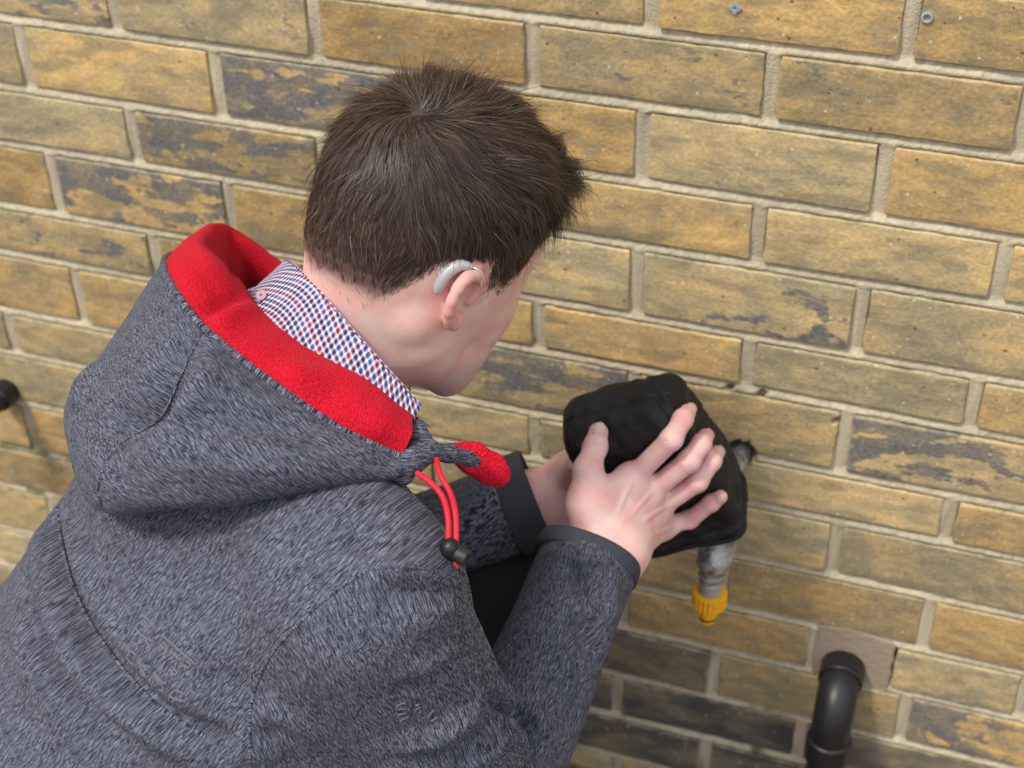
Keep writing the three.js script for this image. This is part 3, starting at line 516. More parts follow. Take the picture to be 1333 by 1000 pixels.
{
  const g = skin(jacketF, V(-0.32, -0.98, 0.0), V(0.62, -0.02, 0.98), 0.0048);
  const F = (px, w, h, open) => ({ pts: drape(jacketF, dense(px, 4)), w, h, open });
  const folds = [
    // sleeve head and upper arm
    F([[470, 742], [520, 742], [565, 748], [600, 756]], 0.009, 0.0087), F([[480, 775], [540, 768], [592, 776]], 0.010, -0.0072),
    F([[520, 800], [560, 805], [596, 790]], 0.008, 0.0043), F([[520, 880], [565, 862], [600, 838]], 0.007, 0.0058), F([[510, 898], [560, 885], [608, 856]], 0.007, -0.0058),
    F([[500, 975], [560, 965], [610, 930], [630, 890]], 0.010, 0.0087), F([[520, 990], [590, 985], [640, 950], [655, 915]], 0.008, -0.0072), F([[600, 1000], [650, 970], [672, 930]], 0.008, 0.0058),
    F([[330, 950], [365, 968], [410, 1000]], 0.012, -0.0072), F([[335, 925], [370, 935], [420, 970]], 0.010, 0.0058), F([[420, 690], [470, 700], [530, 690]], 0.014, -0.0043),
    // forearm
    F([[735, 735], [750, 748], [760, 775]], 0.006, -0.0113), F([[720, 730], [742, 722], [770, 724], [790, 740]], 0.008, 0.0094), F([[728, 800], [752, 812], [766, 838], [768, 862]], 0.007, -0.0113), F([[740, 790], [768, 800], [784, 830], [784, 860]], 0.008, 0.0094),
    F([[690, 830], [715, 840], [738, 870], [744, 905]], 0.008, 0.0075), F([[700, 812], [728, 826], [752, 858], [757, 895]], 0.006, -0.0075), F([[640, 905], [672, 930], [690, 965], [694, 1000]], 0.006, -0.0189), F([[660, 900], [694, 930], [712, 965]], 0.008, 0.0094),
    F([[790, 745], [800, 780], [790, 820]], 0.010, 0.0056), F([[770, 880], [750, 920], [728, 960]], 0.010, -0.0056),
    // back: rolls under the yoke
    F([[48, 655], [52, 720], [75, 800], [120, 875], [180, 935], [260, 985]], 0.017, 0.020), F([[66, 640], [74, 705], [98, 785], [148, 865], [205, 925], [280, 963]], 0.009, -0.017, true), F([[80, 640], [92, 700], [118, 775], [165, 848]], 0.010, 0.008), F([[98, 650], [112, 710], [125, 745]], 0.007, -0.004),
    F([[40, 760], [70, 850], [130, 935], [190, 985]], 0.011, -0.014), F([[20, 790], [50, 880], [100, 960]], 0.018, 0.012), F([[230, 815], [270, 842], [310, 858]], 0.013, 0.009), F([[300, 985], [360, 975], [420, 985]], 0.012, 0.005),
    F([[140, 668], [170, 740], [215, 803], [262, 842], [322, 880]], 0.004, -0.0022, true), F([[436, 636], [450, 668], [466, 705], [480, 741]], 0.004, -0.0022, true),
  ];
  fold(g, folds);
  // small unrest of the cloth
  { const P = g.attributes.position, N = g.attributes.normal; for (let i = 0; i < P.count; i++) { const x = P.getX(i), y = P.getY(i), z = P.getZ(i), h = 0.0016 * fbm(x * 22, y * 22, z * 22, 2) + 0.004 * noise(x * 8, y * 8, z * 8 + 4); P.setXYZ(i, x + N.getX(i) * h, y + N.getY(i) * h, z + N.getZ(i) * h); } g.computeVertexNormals(); }
  const P = g.attributes.position, N = g.attributes.normal, I = g.index.array, out = { body: [], sr: [], sl: [] };
  const armL = (p) => { const d = V(p.x - SL.x, p.y - SL.y, p.z - SL.z); return d.dot(EL.clone().sub(SL).normalize()) + 0.02 + Math.min(0, 0.13 - sdSeg(p, SL, EL, 0, 0)) * 4 - Math.max(0, -trunkF(p)) * 3; };
  const val = (i) => { const p = V(P.getX(i), P.getY(i), P.getZ(i)); const near = Math.min(sdSeg(p, SR, ER, 0, 0), sdSeg(p, ER, WR, 0, 0)); if (near > 0.2) return -0.2; const ax = (p.x - SR.x) * DU.x + (p.y - SR.y) * DU.y + (p.z - SR.z) * DU.z, c = armCut(p) * armSide; const fr = (p.x - SR.x) * FT.x + (p.y - SR.y) * FT.y + (p.z - SR.z) * FT.z; return near < 0.1 ? Math.max(c, ax - 0.004, Math.min(ax + 0.03, fr - 0.015)) : c; };
  const cut = new Float32Array(P.count), lv = new Float32Array(P.count); const pp = V(0, 0, 0);
  for (let i = 0; i < P.count; i++) { cut[i] = val(i); pp.fromBufferAttribute(P, i); lv[i] = Math.min(sdSeg(pp, SL, EL, 0, 0), sdSeg(pp, EL, WL, 0, 0)) - 0.075; }
  const vert = (i) => [P.getX(i), P.getY(i), P.getZ(i), N.getX(i), N.getY(i), N.getZ(i)];
  const lerp = (a, b, t) => a.map((v, k) => v + (b[k] - v) * t);
  for (let t = 0; t < I.length; t += 3) {
    const k = [I[t], I[t + 1], I[t + 2]];
    if (lv[k[0]] < 0 && cut[k[0]] < 0) { out.sl.push(vert(k[0]), vert(k[1]), vert(k[2])); continue; }
    const s = k.map((i) => cut[i] >= 0), c = s.filter(Boolean).length;
    if (c === 0 || c === 3) { (c ? out.sr : out.body).push(...k.map(vert)); continue; }
    const lone = c === 1 ? s.indexOf(true) : s.indexOf(false), a = k[lone], b = k[(lone + 1) % 3], d = k[(lone + 2) % 3];
    const va = vert(a), vb = vert(b), vd = vert(d), ab = lerp(va, vb, cut[a] / (cut[a] - cut[b])), ad = lerp(va, vd, cut[a] / (cut[a] - cut[d]));
    const one = [va, ab, ad], two = [ab, vb, vd, ab, vd, ad];
    (c === 1 ? out.sr : out.body).push(...one); (c === 1 ? out.body : out.sr).push(...two);
  }
  const toGeo = (list, uvf) => {
    const n = list.length, pos = new Float32Array(n * 3), nor = new Float32Array(n * 3), uv = new Float32Array(n * 2), q = V(0, 0, 0);
    for (let i = 0; i < n; i += 3) { const us = []; for (let k = 0; k < 3; k++) { const v = list[i + k]; q.set(v[0], v[1], v[2]); us.push(uvf(q)); pos.set(v.slice(0, 3), (i + k) * 3); nor.set(v.slice(3), (i + k) * 3); } for (let k = 1; k < 3; k++) { const w = us[k].wrap; if (w) { while (us[k][0] - us[0][0] > w / 2) us[k][0] -= w; while (us[0][0] - us[k][0] > w / 2) us[k][0] += w; } } for (let k = 0; k < 3; k++) { uv[(i + k) * 2] = us[k][0] / KS; uv[(i + k) * 2 + 1] = us[k][1] / KS; } }
    const o = new THREE.BufferGeometry(); o.setAttribute('position', new THREE.BufferAttribute(pos, 3)); o.setAttribute('normal', new THREE.BufferAttribute(nor, 3)); o.setAttribute('uv', new THREE.BufferAttribute(uv, 2)); return o;
  };
  const bu = BU, bodyUV = (p) => { const d = p.clone().sub(NK); return [d.dot(bu), -d.dot(T) + d.dot(bu) * 0.1]; };
  const sleeveUV = (A, B, C, side) => { const d1 = B.clone().sub(A), L1 = d1.length(); d1.normalize(); const d2 = C.clone().sub(B).normalize(), u1 = d1.clone().cross(side).normalize(), ref = d1.clone().cross(d2).normalize(), e2 = ref.clone().cross(d2), R = 0.052; return (p) => { const lo = sdSeg(p, B, C, 0, 0) < sdSeg(p, A, B, 0.012, 0.004), o = lo ? B : A, q = p.clone().sub(o); if (!lo) return [q.dot(u1), q.dot(d1)]; const r = [Math.atan2(q.dot(ref), q.dot(e2)) * R, q.dot(d2) + L1]; r.wrap = Math.PI * 2 * R; return r; }; };
  mesh('jacket_body', toGeo(out.body, bodyUV), fabric, jacket);
  mesh('sleeve', toGeo(out.sr, sleeveUV(SR, ER, WR, RT)), fabric, jacket);
  mesh('sleeve', toGeo(out.sl, sleeveUV(SL, EL, WL, RT)), fabric, jacket);
  // seams: narrow welts standing on the cloth
  const hitF = (p) => jacketF(p);
  const rayHit = new THREE.Raycaster(), tri = new THREE.Mesh(g, new THREE.MeshBasicMaterial({ side: THREE.DoubleSide }));
  man.userData.onJacket = (px, lift) => px.map(([x, y]) => { rayHit.set(CAMP, pray(x, y).normalize()); const h = rayHit.intersectObject(tri)[0]; return h ? h.point.addScaledVector(pray(x, y).normalize(), -lift) : null; }).filter(Boolean);
  const seam = (px, r, m = fabric) => { const q = man.userData.onJacket(dense(px, 5), -r * 0.35); if (q.length > 2) { const sg = tube(q, r, q.length * 3, 7); const u = sg.attributes.uv; for (let i = 0; i < u.count; i++) u.setXY(i, u.getX(i) * 2.2, u.getY(i) * 0.05); mesh('seam', sg, m, jacket); } };
  seam([[140, 668], [170, 740], [215, 803], [262, 842], [322, 880]], 0.0013); seam([[436, 636], [450, 668], [466, 705], [480, 741]], 0.0012);
  seam([[75, 650], [80, 705], [104, 785], [153, 862], [209, 921], [268, 960]], 0.0016);
  seam(armSeam.slice(4), 0.0013); seam(armSeam.slice(1, 5), 0.0012);
  seam([[622, 872], [660, 842], [690, 800], [702, 770]], 0.0008);
}
// cuffs: flat binding at the sleeve ends
const cuffAt = (name, W, E, r0, r1, len, tiltv) => {
  const d = W.clone().sub(E).normalize(), x = d.clone().cross(V(0, 1, 0)).normalize(), y = x.clone().cross(d), pts = [];
  const prof = [[r0 - 0.004, -0.004], [r0 + 0.0016, -0.003], [r1 + 0.0025, len - 0.003], [r1 + 0.0012, len], [r1 - 0.0008, len - 0.001], [r1 - 0.004, -0.004]];
  const N = 56, pos = [], idx = [];
  for (let i = 0; i <= N; i++) { const t = i / N * Math.PI * 2; for (const [r, h] of prof) { const rr_ = r * (1 + 0.05 * Math.cos(2 * t + 1) + 0.02 * Math.sin(3 * t)); const p = W.clone().addScaledVector(x, Math.cos(t) * rr_).addScaledVector(y, Math.sin(t) * rr_).addScaledVector(d, h + (tiltv ? tiltv(t) : 0)); pos.push(p.x, p.y, p.z); } }
  const M = prof.length; for (let i = 0; i < N; i++) for (let k = 0; k < M - 1; k++) { const a = i * M + k, b = a + M; idx.push(a, b, b + 1, a, b + 1, a + 1); }
  const g = new THREE.BufferGeometry(); g.setAttribute('position', new THREE.Float32BufferAttribute(pos, 3)); g.setIndex(idx); g.computeVertexNormals(); return mesh(name, g, binding, jacket);
};
cuffAt('cuff', WR, ER, 0.0456, 0.0446, 0.012); cuffAt('cuff', WL, EL, 0.047, 0.046, 0.030);

{ // letters pressed into the cloth, worn too faint to read
  const pressM = new THREE.MeshStandardMaterial({ color: new THREE.Color(0.14, 0.146, 0.175), roughness: 0.8 });
  const marks = (list, ox, oy, k, r) => { const gs = []; for (const st of list) { const px = st.map(([x, y]) => [ox + x / k, oy + y / k]), q = man.userData.onJacket(px.length > 2 ? dense(px, 3) : dense([px[0], [(px[0][0] + px[1][0]) / 2, (px[0][1] + px[1][1]) / 2], px[1]], 3), r * 0.25); if (q.length > 2) { const t = tube(q, r, 12, 6), u = t.attributes.uv; for (let i = 0; i < u.count; i++) u.setXY(i, u.getX(i) * 0.15 + px[0][0] * 0.01, u.getY(i) * 0.04); gs.push(t); } } if (gs.length) mesh('pressed_lettering', mergeGeometries(gs), pressM, jacket); };
  marks([[[290, 130], [385, 225]], [[270, 190], [330, 250], [300, 265]], [[300, 175], [340, 235]], [[230, 240], [285, 300], [375, 350]], [[310, 340], [350, 410], [310, 430]], [[195, 350], [245, 370]], [[150, 380], [180, 440], [150, 470]], [[185, 420], [235, 460]], [[150, 470], [205, 540]], [[250, 520], [330, 580]], [[270, 560], [310, 640]], [[300, 540], [345, 560]],
    [[440, 290], [575, 410], [710, 530]], [[430, 370], [480, 410], [500, 375]], [[450, 350], [500, 400]], [[520, 430], [570, 490], [520, 520]], [[550, 455], [590, 500]], [[620, 540], [660, 560], [690, 520]], [[640, 500], [680, 540]], [[510, 580], [550, 620], [575, 590]], [[530, 560], [570, 600]], [[380, 600], [420, 660]], [[400, 640], [450, 680], [480, 690]], [[420, 580], [450, 560]], [[420, 740], [460, 755]], [[500, 790], [560, 820], [620, 830]], [[560, 740], [610, 770]], [[680, 750], [715, 775]]], 140, 780, 6.25, 0.0008);
  marks([[[210, 680], [260, 640], [315, 630]], [[215, 700], [310, 690]], [[230, 760], [320, 735]], [[250, 830], [350, 770]], [[300, 820], [350, 880]], [[610, 380], [690, 310]], [[650, 390], [700, 355]], [[670, 450], [740, 405]], [[500, 475], [550, 435]], [[545, 510], [570, 480]], [[420, 660], [465, 640]], [[430, 700], [480, 665]], [[460, 740], [490, 710]], [[560, 780], [620, 700]], [[590, 830], [660, 780]], [[330, 970], [360, 930]], [[370, 980], [420, 880]]], 490, 840, 8.33, 0.0007);
}

// ---- head frame: HF face, HU crown, HR his right ear; millimetres from the point between the ears
const HF = camdir(0.725, -0.095, -0.67), HU = camdir(0.345, 0.855, 0.38); HU.addScaledVector(HF, -HU.dot(HF)).normalize(); const HR = HF.clone().cross(HU).normalize();
const H0 = at(540, 330, 1.2);
const hl = (p, o) => { const x = p.x - H0.x, y = p.y - H0.y, z = p.z - H0.z; return o.set((x * HF.x + y * HF.y + z * HF.z) * 1000, (x * HU.x + y * HU.y + z * HU.z) * 1000, (x * HR.x + y * HR.y + z * HR.z) * 1000); };
const hw = (x, y, z) => H0.clone().addScaledVector(HF, x / 1000).addScaledVector(HU, y / 1000).addScaledVector(HR, z / 1000);
const NKl = hl(NK, V(0, 0, 0));
const EARP = [[12, -4, 1], [14, 10, 1], [12, 22, 3.5], [4, 30, 8], [-7, 33.5, 12], [-18, 29, 16], [-24.5, 18, 19], [-25.5, 4, 20], [-22, -9, 18], [-15, -20, 14], [-6, -29, 9], [2, -31, 6], [5, -22, 3]].map(([x, y, w]) => V(x * 0.80 - 3, y * 0.67 + 0.5, 72.5 + w * 0.8));
const EARR = [3.2, 3.4, 3.7, 4.0, 4.1, 4.0, 3.7, 3.5, 3.5, 3.9, 4.7, 4.6, 3.6];
{ const c = new THREE.CatmullRomCurve3(EARP.map((p) => p.clone())), n = 34, P = [], R = []; for (let i = 0; i <= n; i++) { P.push(c.getPoint(i / n)); const k = i / n * (EARR.length - 1), a = Math.min(Math.floor(k), EARR.length - 2); R.push(mix(EARR[a], EARR[a + 1], k - a)); } EARP.splice(0, EARP.length, ...P); EARR.splice(0, EARR.length, ...R); }
const EK = (i) => EARP[Math.round(i * 34 / 12)];
const lp = V(0, 0, 0);
function earL(q) { // the pinna, mm
  let d = 1e3; for (let i = 0; i < EARP.length - 1; i++) d = smin(d, sdSeg(q, EARP[i], EARP[i + 1], EARR[i], EARR[i + 1]), 2.2);
  // the bowl behind the rim
  for (const [a, b] of [[V(-6, 24, 72), EK(5)], [V(-10, 16, 71), EK(6)], [V(-11, 8, 71), EK(7)], [V(-10, 0, 71), EK(8)], [V(-7, -7, 71), EK(9)], [V(-3, -16, 71), EK(10)], [V(0, 28, 72), EK(4)]]) d = smin(d, sdSeg(q, a, b, 4.2, 2.4), 5);
  d = smin(d, sdSeg(q, V(7, 4, 73), V(6, 12, 75), 3, 2.6), 3); // tragus
  return d;
}
function headL(q) {
  const x = q.x, y = q.y, z = q.z, az = Math.abs(z);
  let d = sdEll(x + 2, y - 45, z, 98, 94, 77);
  d = smin(d, sdEll(x - 40, y + 22, z, 54, 72, 55), 30);                       // face
  d = smin(d, sdEll(x - 6, y + 18, az - 28, 50, 50, 38), 22);                  // side of the jaw and below the ear
  const qa = V(x, y, az);
  d = smin(d, sdSeg(qa, V(6, -52, 50), V(62, -88, 24), 14, 19), 20);           // jaw bone
  d = smin(d, sdSeg(qa, V(64, -92, 0), V(70, -94, 10), 16, 14), 12);           // chin
  d = smin(d, sdEll(x - 56, y + 58, az - 20, 31, 36, 30), 16);                 // mouth and lower cheek
  d = smin(d, sdEll(x - 62, y + 22, az - 36, 22, 26, 18), 14);                 // cheek
  d = smin(d, sdSeg(qa, V(84, 26, 10), V(72, 30, 42), 8, 7), 10);              // brow
  d = smax(d, -sdEll(x - 97, y - 8, az - 31, 16, 11, 15), 9);                  // eye socket
  d = smin(d, sdEll(x - 78, y - 8, az - 31, 11.5, 10.5, 13), 3);               // lids over the eye
  d = smin(d, sdSeg(q, V(90, 20, 0), V(108, -20, 0), 6.5, 8.5), 8); d = smin(d, sdSeg(qa, V(100, -25, 4), V(96, -26, 13), 6, 5.5), 5); // nose
  d = smin(d, sdSeg(qa, V(95, -50, 0), V(84, -53, 20), 5.5, 3), 4); d = smin(d, sdSeg(qa, V(93, -60, 0), V(83, -57, 19), 6, 3), 4); d = smax(d, -sdSeg(qa, V(100, -55, 0), V(86, -55.5, 22), 1.2, 1), 2); // lips
  // neck
  d = smin(d, sdSeg(q, V(-32, -6, 0), NKl, 55, 60), 26);
  d = smin(d, sdSeg(qa, V(-18, -30, 52), V(mix(0, NKl.x, 0.8) + 35, NKl.y * 0.9, 14), 14, 12), 18);
  d = smin(d, sdSeg(q, V(35, -75, 0), V(NKl.x + 48, NKl.y, 0), 20, 22), 22);
  if (z > 60 && d < 60) d = smin(d, earL(q), 4); else if (z < -60 && d < 60) d = smin(d, earL(lp.set(x, y, -z)), 4);
  return d;
}
const hq = V(0, 0, 0);
const headF = (p) => { hl(p, hq); if (hq.lengthSq() > 230 * 230) return (hq.length() - 190) / 1000; return headL(hq) / 1000; };

// ---- hair line: >0 where hair grows (mm above the line)
function hairAt(x, y, z) {
  const az = Math.abs(z); let line;
  if (x > 52) line = mix(58, 66, clamp((x - 52) / 30)) + Math.max(0, az - 35) * 0.1;      // forehead
  else if (x > 30) line = mix(3, 58, sstep(38, 64, x));                                    // temple, sideburn
  else if (x > 9) line = mix(27, 3, sstep(9, 16, x));
  else if (x > -24) line = mix(27, 22, clamp((9 - x) / 30));                               // round the ear
  else line = mix(22, -34, sstep(-24, -62, x)) - (1 - Math.min(1, az / 40)) * 4;           // nape
  return y - line;
}
const skinBase = [0.84, 0.61, 0.52];
function skinCol(q, o) {
  const n = fbm(q.x / 14, q.y / 14, q.z / 14, 3), n2_ = noise(q.x / 3, q.y / 3, q.z / 3), az = Math.abs(q.z);
  let red = 0.28 + n * 0.85 + 0.3 * fbm(q.x / 30 + 5, q.y / 30, q.z / 30, 2); const ear = az > 71 && q.x < 14 && q.x > -40 && q.y < 48 && q.y > -35 ? sstep(70, 78, az) : 0; red += ear * 0.75 + 0.35 * Math.exp(-((q.x - 58) ** 2 + (q.y + 25) ** 2) / 900) + 0.16 * Math.exp(-((q.x + 14) ** 2 + (q.y + 8) ** 2) / 700);
  red = clamp(red, 0, 1); o[0] = mix(skinBase[0], 0.78, red) + n2_ * 0.02; o[1] = mix(skinBase[1], 0.40, red) + n2_ * 0.012; o[2] = mix(skinBase[2], 0.36, red) + n2_ * 0.012;
  const spot = noise(q.x / 4.1, q.y / 4.1, q.z / 4.1 + 30); if (spot > 0.72) { o[0] *= 0.86; o[1] *= 0.76; o[2] *= 0.72; }
  const beard = sstep(-52, -70, q.y + n * 14) * sstep(20, 42, q.x) * 0.22; o[0] *= 1 - beard; o[1] *= 1 - beard * 0.9; o[2] *= 1 - beard * 0.75;
}
const headGeo = skin(headF, H0.clone().subScalar(0.235), H0.clone().addScalar(0.19), 0.0028);
{
  const q = V(0, 0, 0);
  colorize(headGeo, (p, n, o) => {
    hl(p, q); skinCol(q, o);
    const h = hairAt(q.x, q.y, q.z), onEar = Math.abs(q.z) > 73 && q.y < 48 && q.x > -36 && q.x < 16 && earL(V(q.x, q.y, Math.abs(q.z))) < 1.5;
    const m = onEar ? 0 : sstep(4, 22, h + 5 * fbm(q.x / 5, q.y / 5, q.z / 5, 2)) * (h > 30 ? 0.98 : 0.9); o[0] = mix(o[0], 0.045, m); o[1] = mix(o[1], 0.031, m); o[2] = mix(o[2], 0.024, m);
  });
  setUV(headGeo, (p) => { hl(p, q); return [(q.x + q.z * 0.6) / 60, (q.y + q.z * 0.4) / 60]; });
}
const pores = tex(512, 512, (i, j, c) => { c[0] = c[1] = c[2] = 128 + 60 * f2(i / 6, j / 6, 3, 3) + 40 * n2(i / 2.5, j / 2.5, 9); }, { color: false });
const skinMat = new THREE.MeshPhysicalMaterial({ vertexColors: true, roughness: 0.52, specularIntensity: 0.7, bumpMap: pores, bumpScale: 0.0006, sheen: 0.25, sheenRoughness: 0.5, sheenColor: new THREE.Color(0.6, 0.3, 0.25) });

// ---- hair: single strands combed out from the crown
{
  const W = V(-58, 104, 14), pos = [], nor = [], col = [], idx = [];
  const C0 = V(-2, 40, 0), q = V(0, 0, 0), d = V(0, 0, 0), n = V(0, 0, 0), t = V(0, 0, 0), s = V(0, 0, 0), e = 0.6, side = V(0, 0, 0), wn = V(0, 0, 0);
  const grad = (p) => { const f = headL(p); s.copy(p); s.x += e; const gx = headL(s) - f; s.x -= e; s.y += e; const gy = headL(s) - f; s.y -= e; s.z += e; const gz = headL(s) - f; return n.set(gx, gy, gz).normalize(); };
  const toW = (v) => V(HF.x * v.x + HU.x * v.y + HR.x * v.z, HF.y * v.x + HU.y * v.y + HR.y * v.z, HF.z * v.x + HU.z * v.y + HR.z * v.z);
  let made = 0, tries = 0; const WANT = 64000;
  while (made < WANT && tries++ < WANT * 4) {
    const u = rr(-1, 1), a = rnd() * 6.2832, k = Math.sqrt(1 - u * u); d.set(k * Math.cos(a), u, k * Math.sin(a)); if (d.y < -0.75) continue;
    if (d.z < -0.55 && rnd() < 0.5) continue;
    q.copy(C0).addScaledVector(d, 130); for (let i = 0; i < 14; i++) { const f = sdEll(q.x + 2, q.y - 42, q.z, 97, 87, 75.5) < 30 ? headL(q) : 15; if (Math.abs(f) < 0.15) break; q.addScaledVector(d, -f * 0.9); }
    const az = Math.abs(q.z), h = hairAt(q.x, q.y, q.z) + 5 * noise(q.x / 7, q.y / 7, q.z / 7) + rr(-7, 7); if (h < 0) continue;
    if (az > 74 && q.y < 44 && q.x > -34 && q.x < 18 && earL(V(q.x, q.y, az)) < 4) continue;
    if (q.y < -70) continue;
    const thin = h < 16 ? 0.36 + h * 0.04 : 1; if (rnd() > thin) continue;
    grad(q); const N0 = n.clone();
    t.copy(q).sub(W); const wd = t.length(); t.addScaledVector(N0, -t.dot(N0)).normalize();
    if (wd < 14) t.addScaledVector(s.set(noise(q.x / 4, q.y / 4, 5), noise(q.y / 4, q.z / 4, 6), noise(q.z / 4, q.x / 4, 7)), 1.6).addScaledVector(N0, -t.dot(N0)).normalize();
    const swirl = s.copy(N0).cross(t); t.addScaledVector(swirl, 1.5 * Math.exp(-wd / 26)).normalize();
    // sides fall down and a little back towards the ear, the top runs forward
    const topw = sstep(62, 108, q.y), front = sstep(40, 78, q.x) * sstep(50, 75, q.y), low = sstep(28, -22, q.y);
    if (topw < 0.9) { s.set(0.12, -1, 0); s.addScaledVector(N0, -s.dot(N0)).normalize(); t.lerp(s, 0.55 * (1 - topw)).normalize(); }
    // locks: the hairs of one small patch lean, lift and end together
    const CS = mix(5.2, 7.5, topw), ix = Math.round(q.x / CS + 0.35 * noise(q.x / 3, q.y / 3, 1)), iy = Math.round(q.y / CS + 0.35 * noise(q.y / 3, q.z / 3, 2)), iz = Math.round(q.z / CS + 0.35 * noise(q.z / 3, q.x / 3, 3)), ka = hash(ix, iy, iz), kb = hash(iy, iz, ix + 91), kc = hash(iz, ix, iy + 47);
    const cx = ka * 2 - 1, cy = kb * 2 - 1, fx = noise(q.x / 24, q.y / 24, q.z / 24 + 7), fy = noise(q.x / 45 + 9, q.y / 45, q.z / 45); s.copy(N0).cross(t);
    t.addScaledVector(s, cx * 0.34 + fx * 0.75 + fy * 0.9 + rr(-0.2, 0.2)).normalize();
    const fly = rnd() < 0.025; const lift = (fly ? 0.3 : 0) + mix(0.16, 0.40, topw) + front * 0.45 - low * 0.05 + cy * mix(0.09, 0.22, topw) + rr(-0.1, 0.14);
    const len = (mix(13, 30, sstep(20, 100, q.y)) + front * (15 + 15 * kc) + (fly ? 9 : 0)) * (1 - 0.5 * low) * mix(0.78, 1.12, kc) * rr(0.8, 1.1) * clamp(0.30 + h / 44, 0.30, 1);
    const dir = t.clone().multiplyScalar(Math.cos(lift)).addScaledVector(N0, Math.sin(lift)).normalize();
    const gx = (ix * CS - q.x), gy = (iy * CS - q.y), gz = (iz * CS - q.z), pull = 0.42 * sstep(8, 20, len);
    const S = 5, p = q.clone().addScaledVector(N0, -0.4), pts = [p.clone()];
    for (let i = 0; i < S; i++) {
      p.addScaledVector(dir, len / S); const k = pull / S * (i + 1) / S * 1.6; p.x += gx * k; p.y += gy * k; p.z += gz * k; pts.push(p.clone());
      dir.addScaledVector(N0, -0.13 * (1 - 0.6 * front)).addScaledVector(t, 0.05); if (front > 0.2) { dir.x += 0.10 * front; dir.y -= 0.26 * front * (i - 0.6) * (0.5 + kc); dir.addScaledVector(s, 0.3 * cy * front); } dir.y -= 0.04; dir.normalize();
    }
    const shade = (rnd() < 0.22 ? rr(1.8, 3.4) : rr(0.5, 1.5)) * (1 + 0.28 * cx), warm = rr(0.9, 1.15), w0 = rr(0.13, 0.24) * clamp(0.6 + h / 50, 0.6, 1), ang = rr(-0.9, 0.9), c = [0.050 * shade * warm, 0.0325 * shade, 0.0225 * shade];
    const b0 = pos.length / 3;
    for (let i = 0; i <= S; i++) {
      const tg = (i < S ? s.copy(pts[i + 1]).sub(pts[i]) : s.copy(pts[S]).sub(pts[S - 1])).normalize().clone(); side.copy(tg).cross(N0).normalize(); wn.copy(side).cross(tg).normalize(); side.multiplyScalar(Math.cos(ang)).addScaledVector(wn, Math.sin(ang));
      const ww = w0 * (1 - 0.75 * (i / S) ** 2), nn = toW(wn); wn.copy(N0);
      for (const sg of [-1, 1]) { const v = pts[i].clone().addScaledVector(side, sg * ww), o = hw(v.x, v.y, v.z); pos.push(o.x, o.y, o.z); nor.push(nn.x, nn.y, nn.z); col.push(...c); }
      if (i) { const b = b0 + i * 2; idx.push(b - 2, b - 1, b + 1, b - 2, b + 1, b); }
    }
    made++;
  }
  const g = new THREE.BufferGeometry(); g.setAttribute('position', new THREE.Float32BufferAttribute(pos, 3)); g.setAttribute('normal', new THREE.Float32BufferAttribute(nor, 3)); g.setAttribute('color', new THREE.Float32BufferAttribute(col, 3)); g.setIndex(idx);
  const hm = mesh('hair', g, new THREE.MeshPhysicalMaterial({ vertexColors: true, roughness: 0.42, specularIntensity: 0.9, side: THREE.DoubleSide }), man); hm.userData.label = 'short dark brown hair';
}

// ---- hands: each finger its own chain, closed on the cover
function coverD(px, py) { const m = march(coverF, px, py); return m ? m.t : null; }
const J = (px, py, r, back = 0, d) => at(px, py, d ?? ((coverD(px, py) ?? 1.47) - r * 0.85 / 1 - back));
const RH = (() => {
  const f = [
    { r: [0.0101, 0.0098, 0.0088, 0.0077], p: [J(822, 624, 0.012, 0.012), J(874, 572, 0.0092, 0.003), J(889, 546, 0.0082), J(895, 537, 0.007)] },
    { r: [0.0103, 0.0101, 0.0090, 0.0079], p: [J(843, 643, 0.012, 0.013), J(897, 600, 0.0094, 0.004), J(913, 578, 0.0084, 0.001), J(918, 569, 0.0074)] },
    { r: [0.0101, 0.0094, 0.0085, 0.0074], p: [J(855, 662, 0.012, 0.012), J(908, 627, 0.0088, 0.0045), J(927, 600, 0.0079, 0.002), J(933, 590, 0.007)] },
    { r: [0.0093, 0.0086, 0.0077, 0.0067], p: [J(862, 686, 0.011, 0.010), J(898, 676, 0.008, 0.004), J(926, 655, 0.0072, 0.001), J(938, 647, 0.0064)] },
    { r: [0.0170, 0.0120, 0.0107, 0.0090], p: [J(768, 655, 0.02, 0, 1.395), J(765, 612, 0.0115, 0, 1.395), J(775, 582, 0.010, 0.002), J(779, 563, 0.0088)] }];
  return { f, w: at(784, 704, 1.402), w2: at(806, 718, 1.405), arm: at(752, 800, 1.375) };
})();
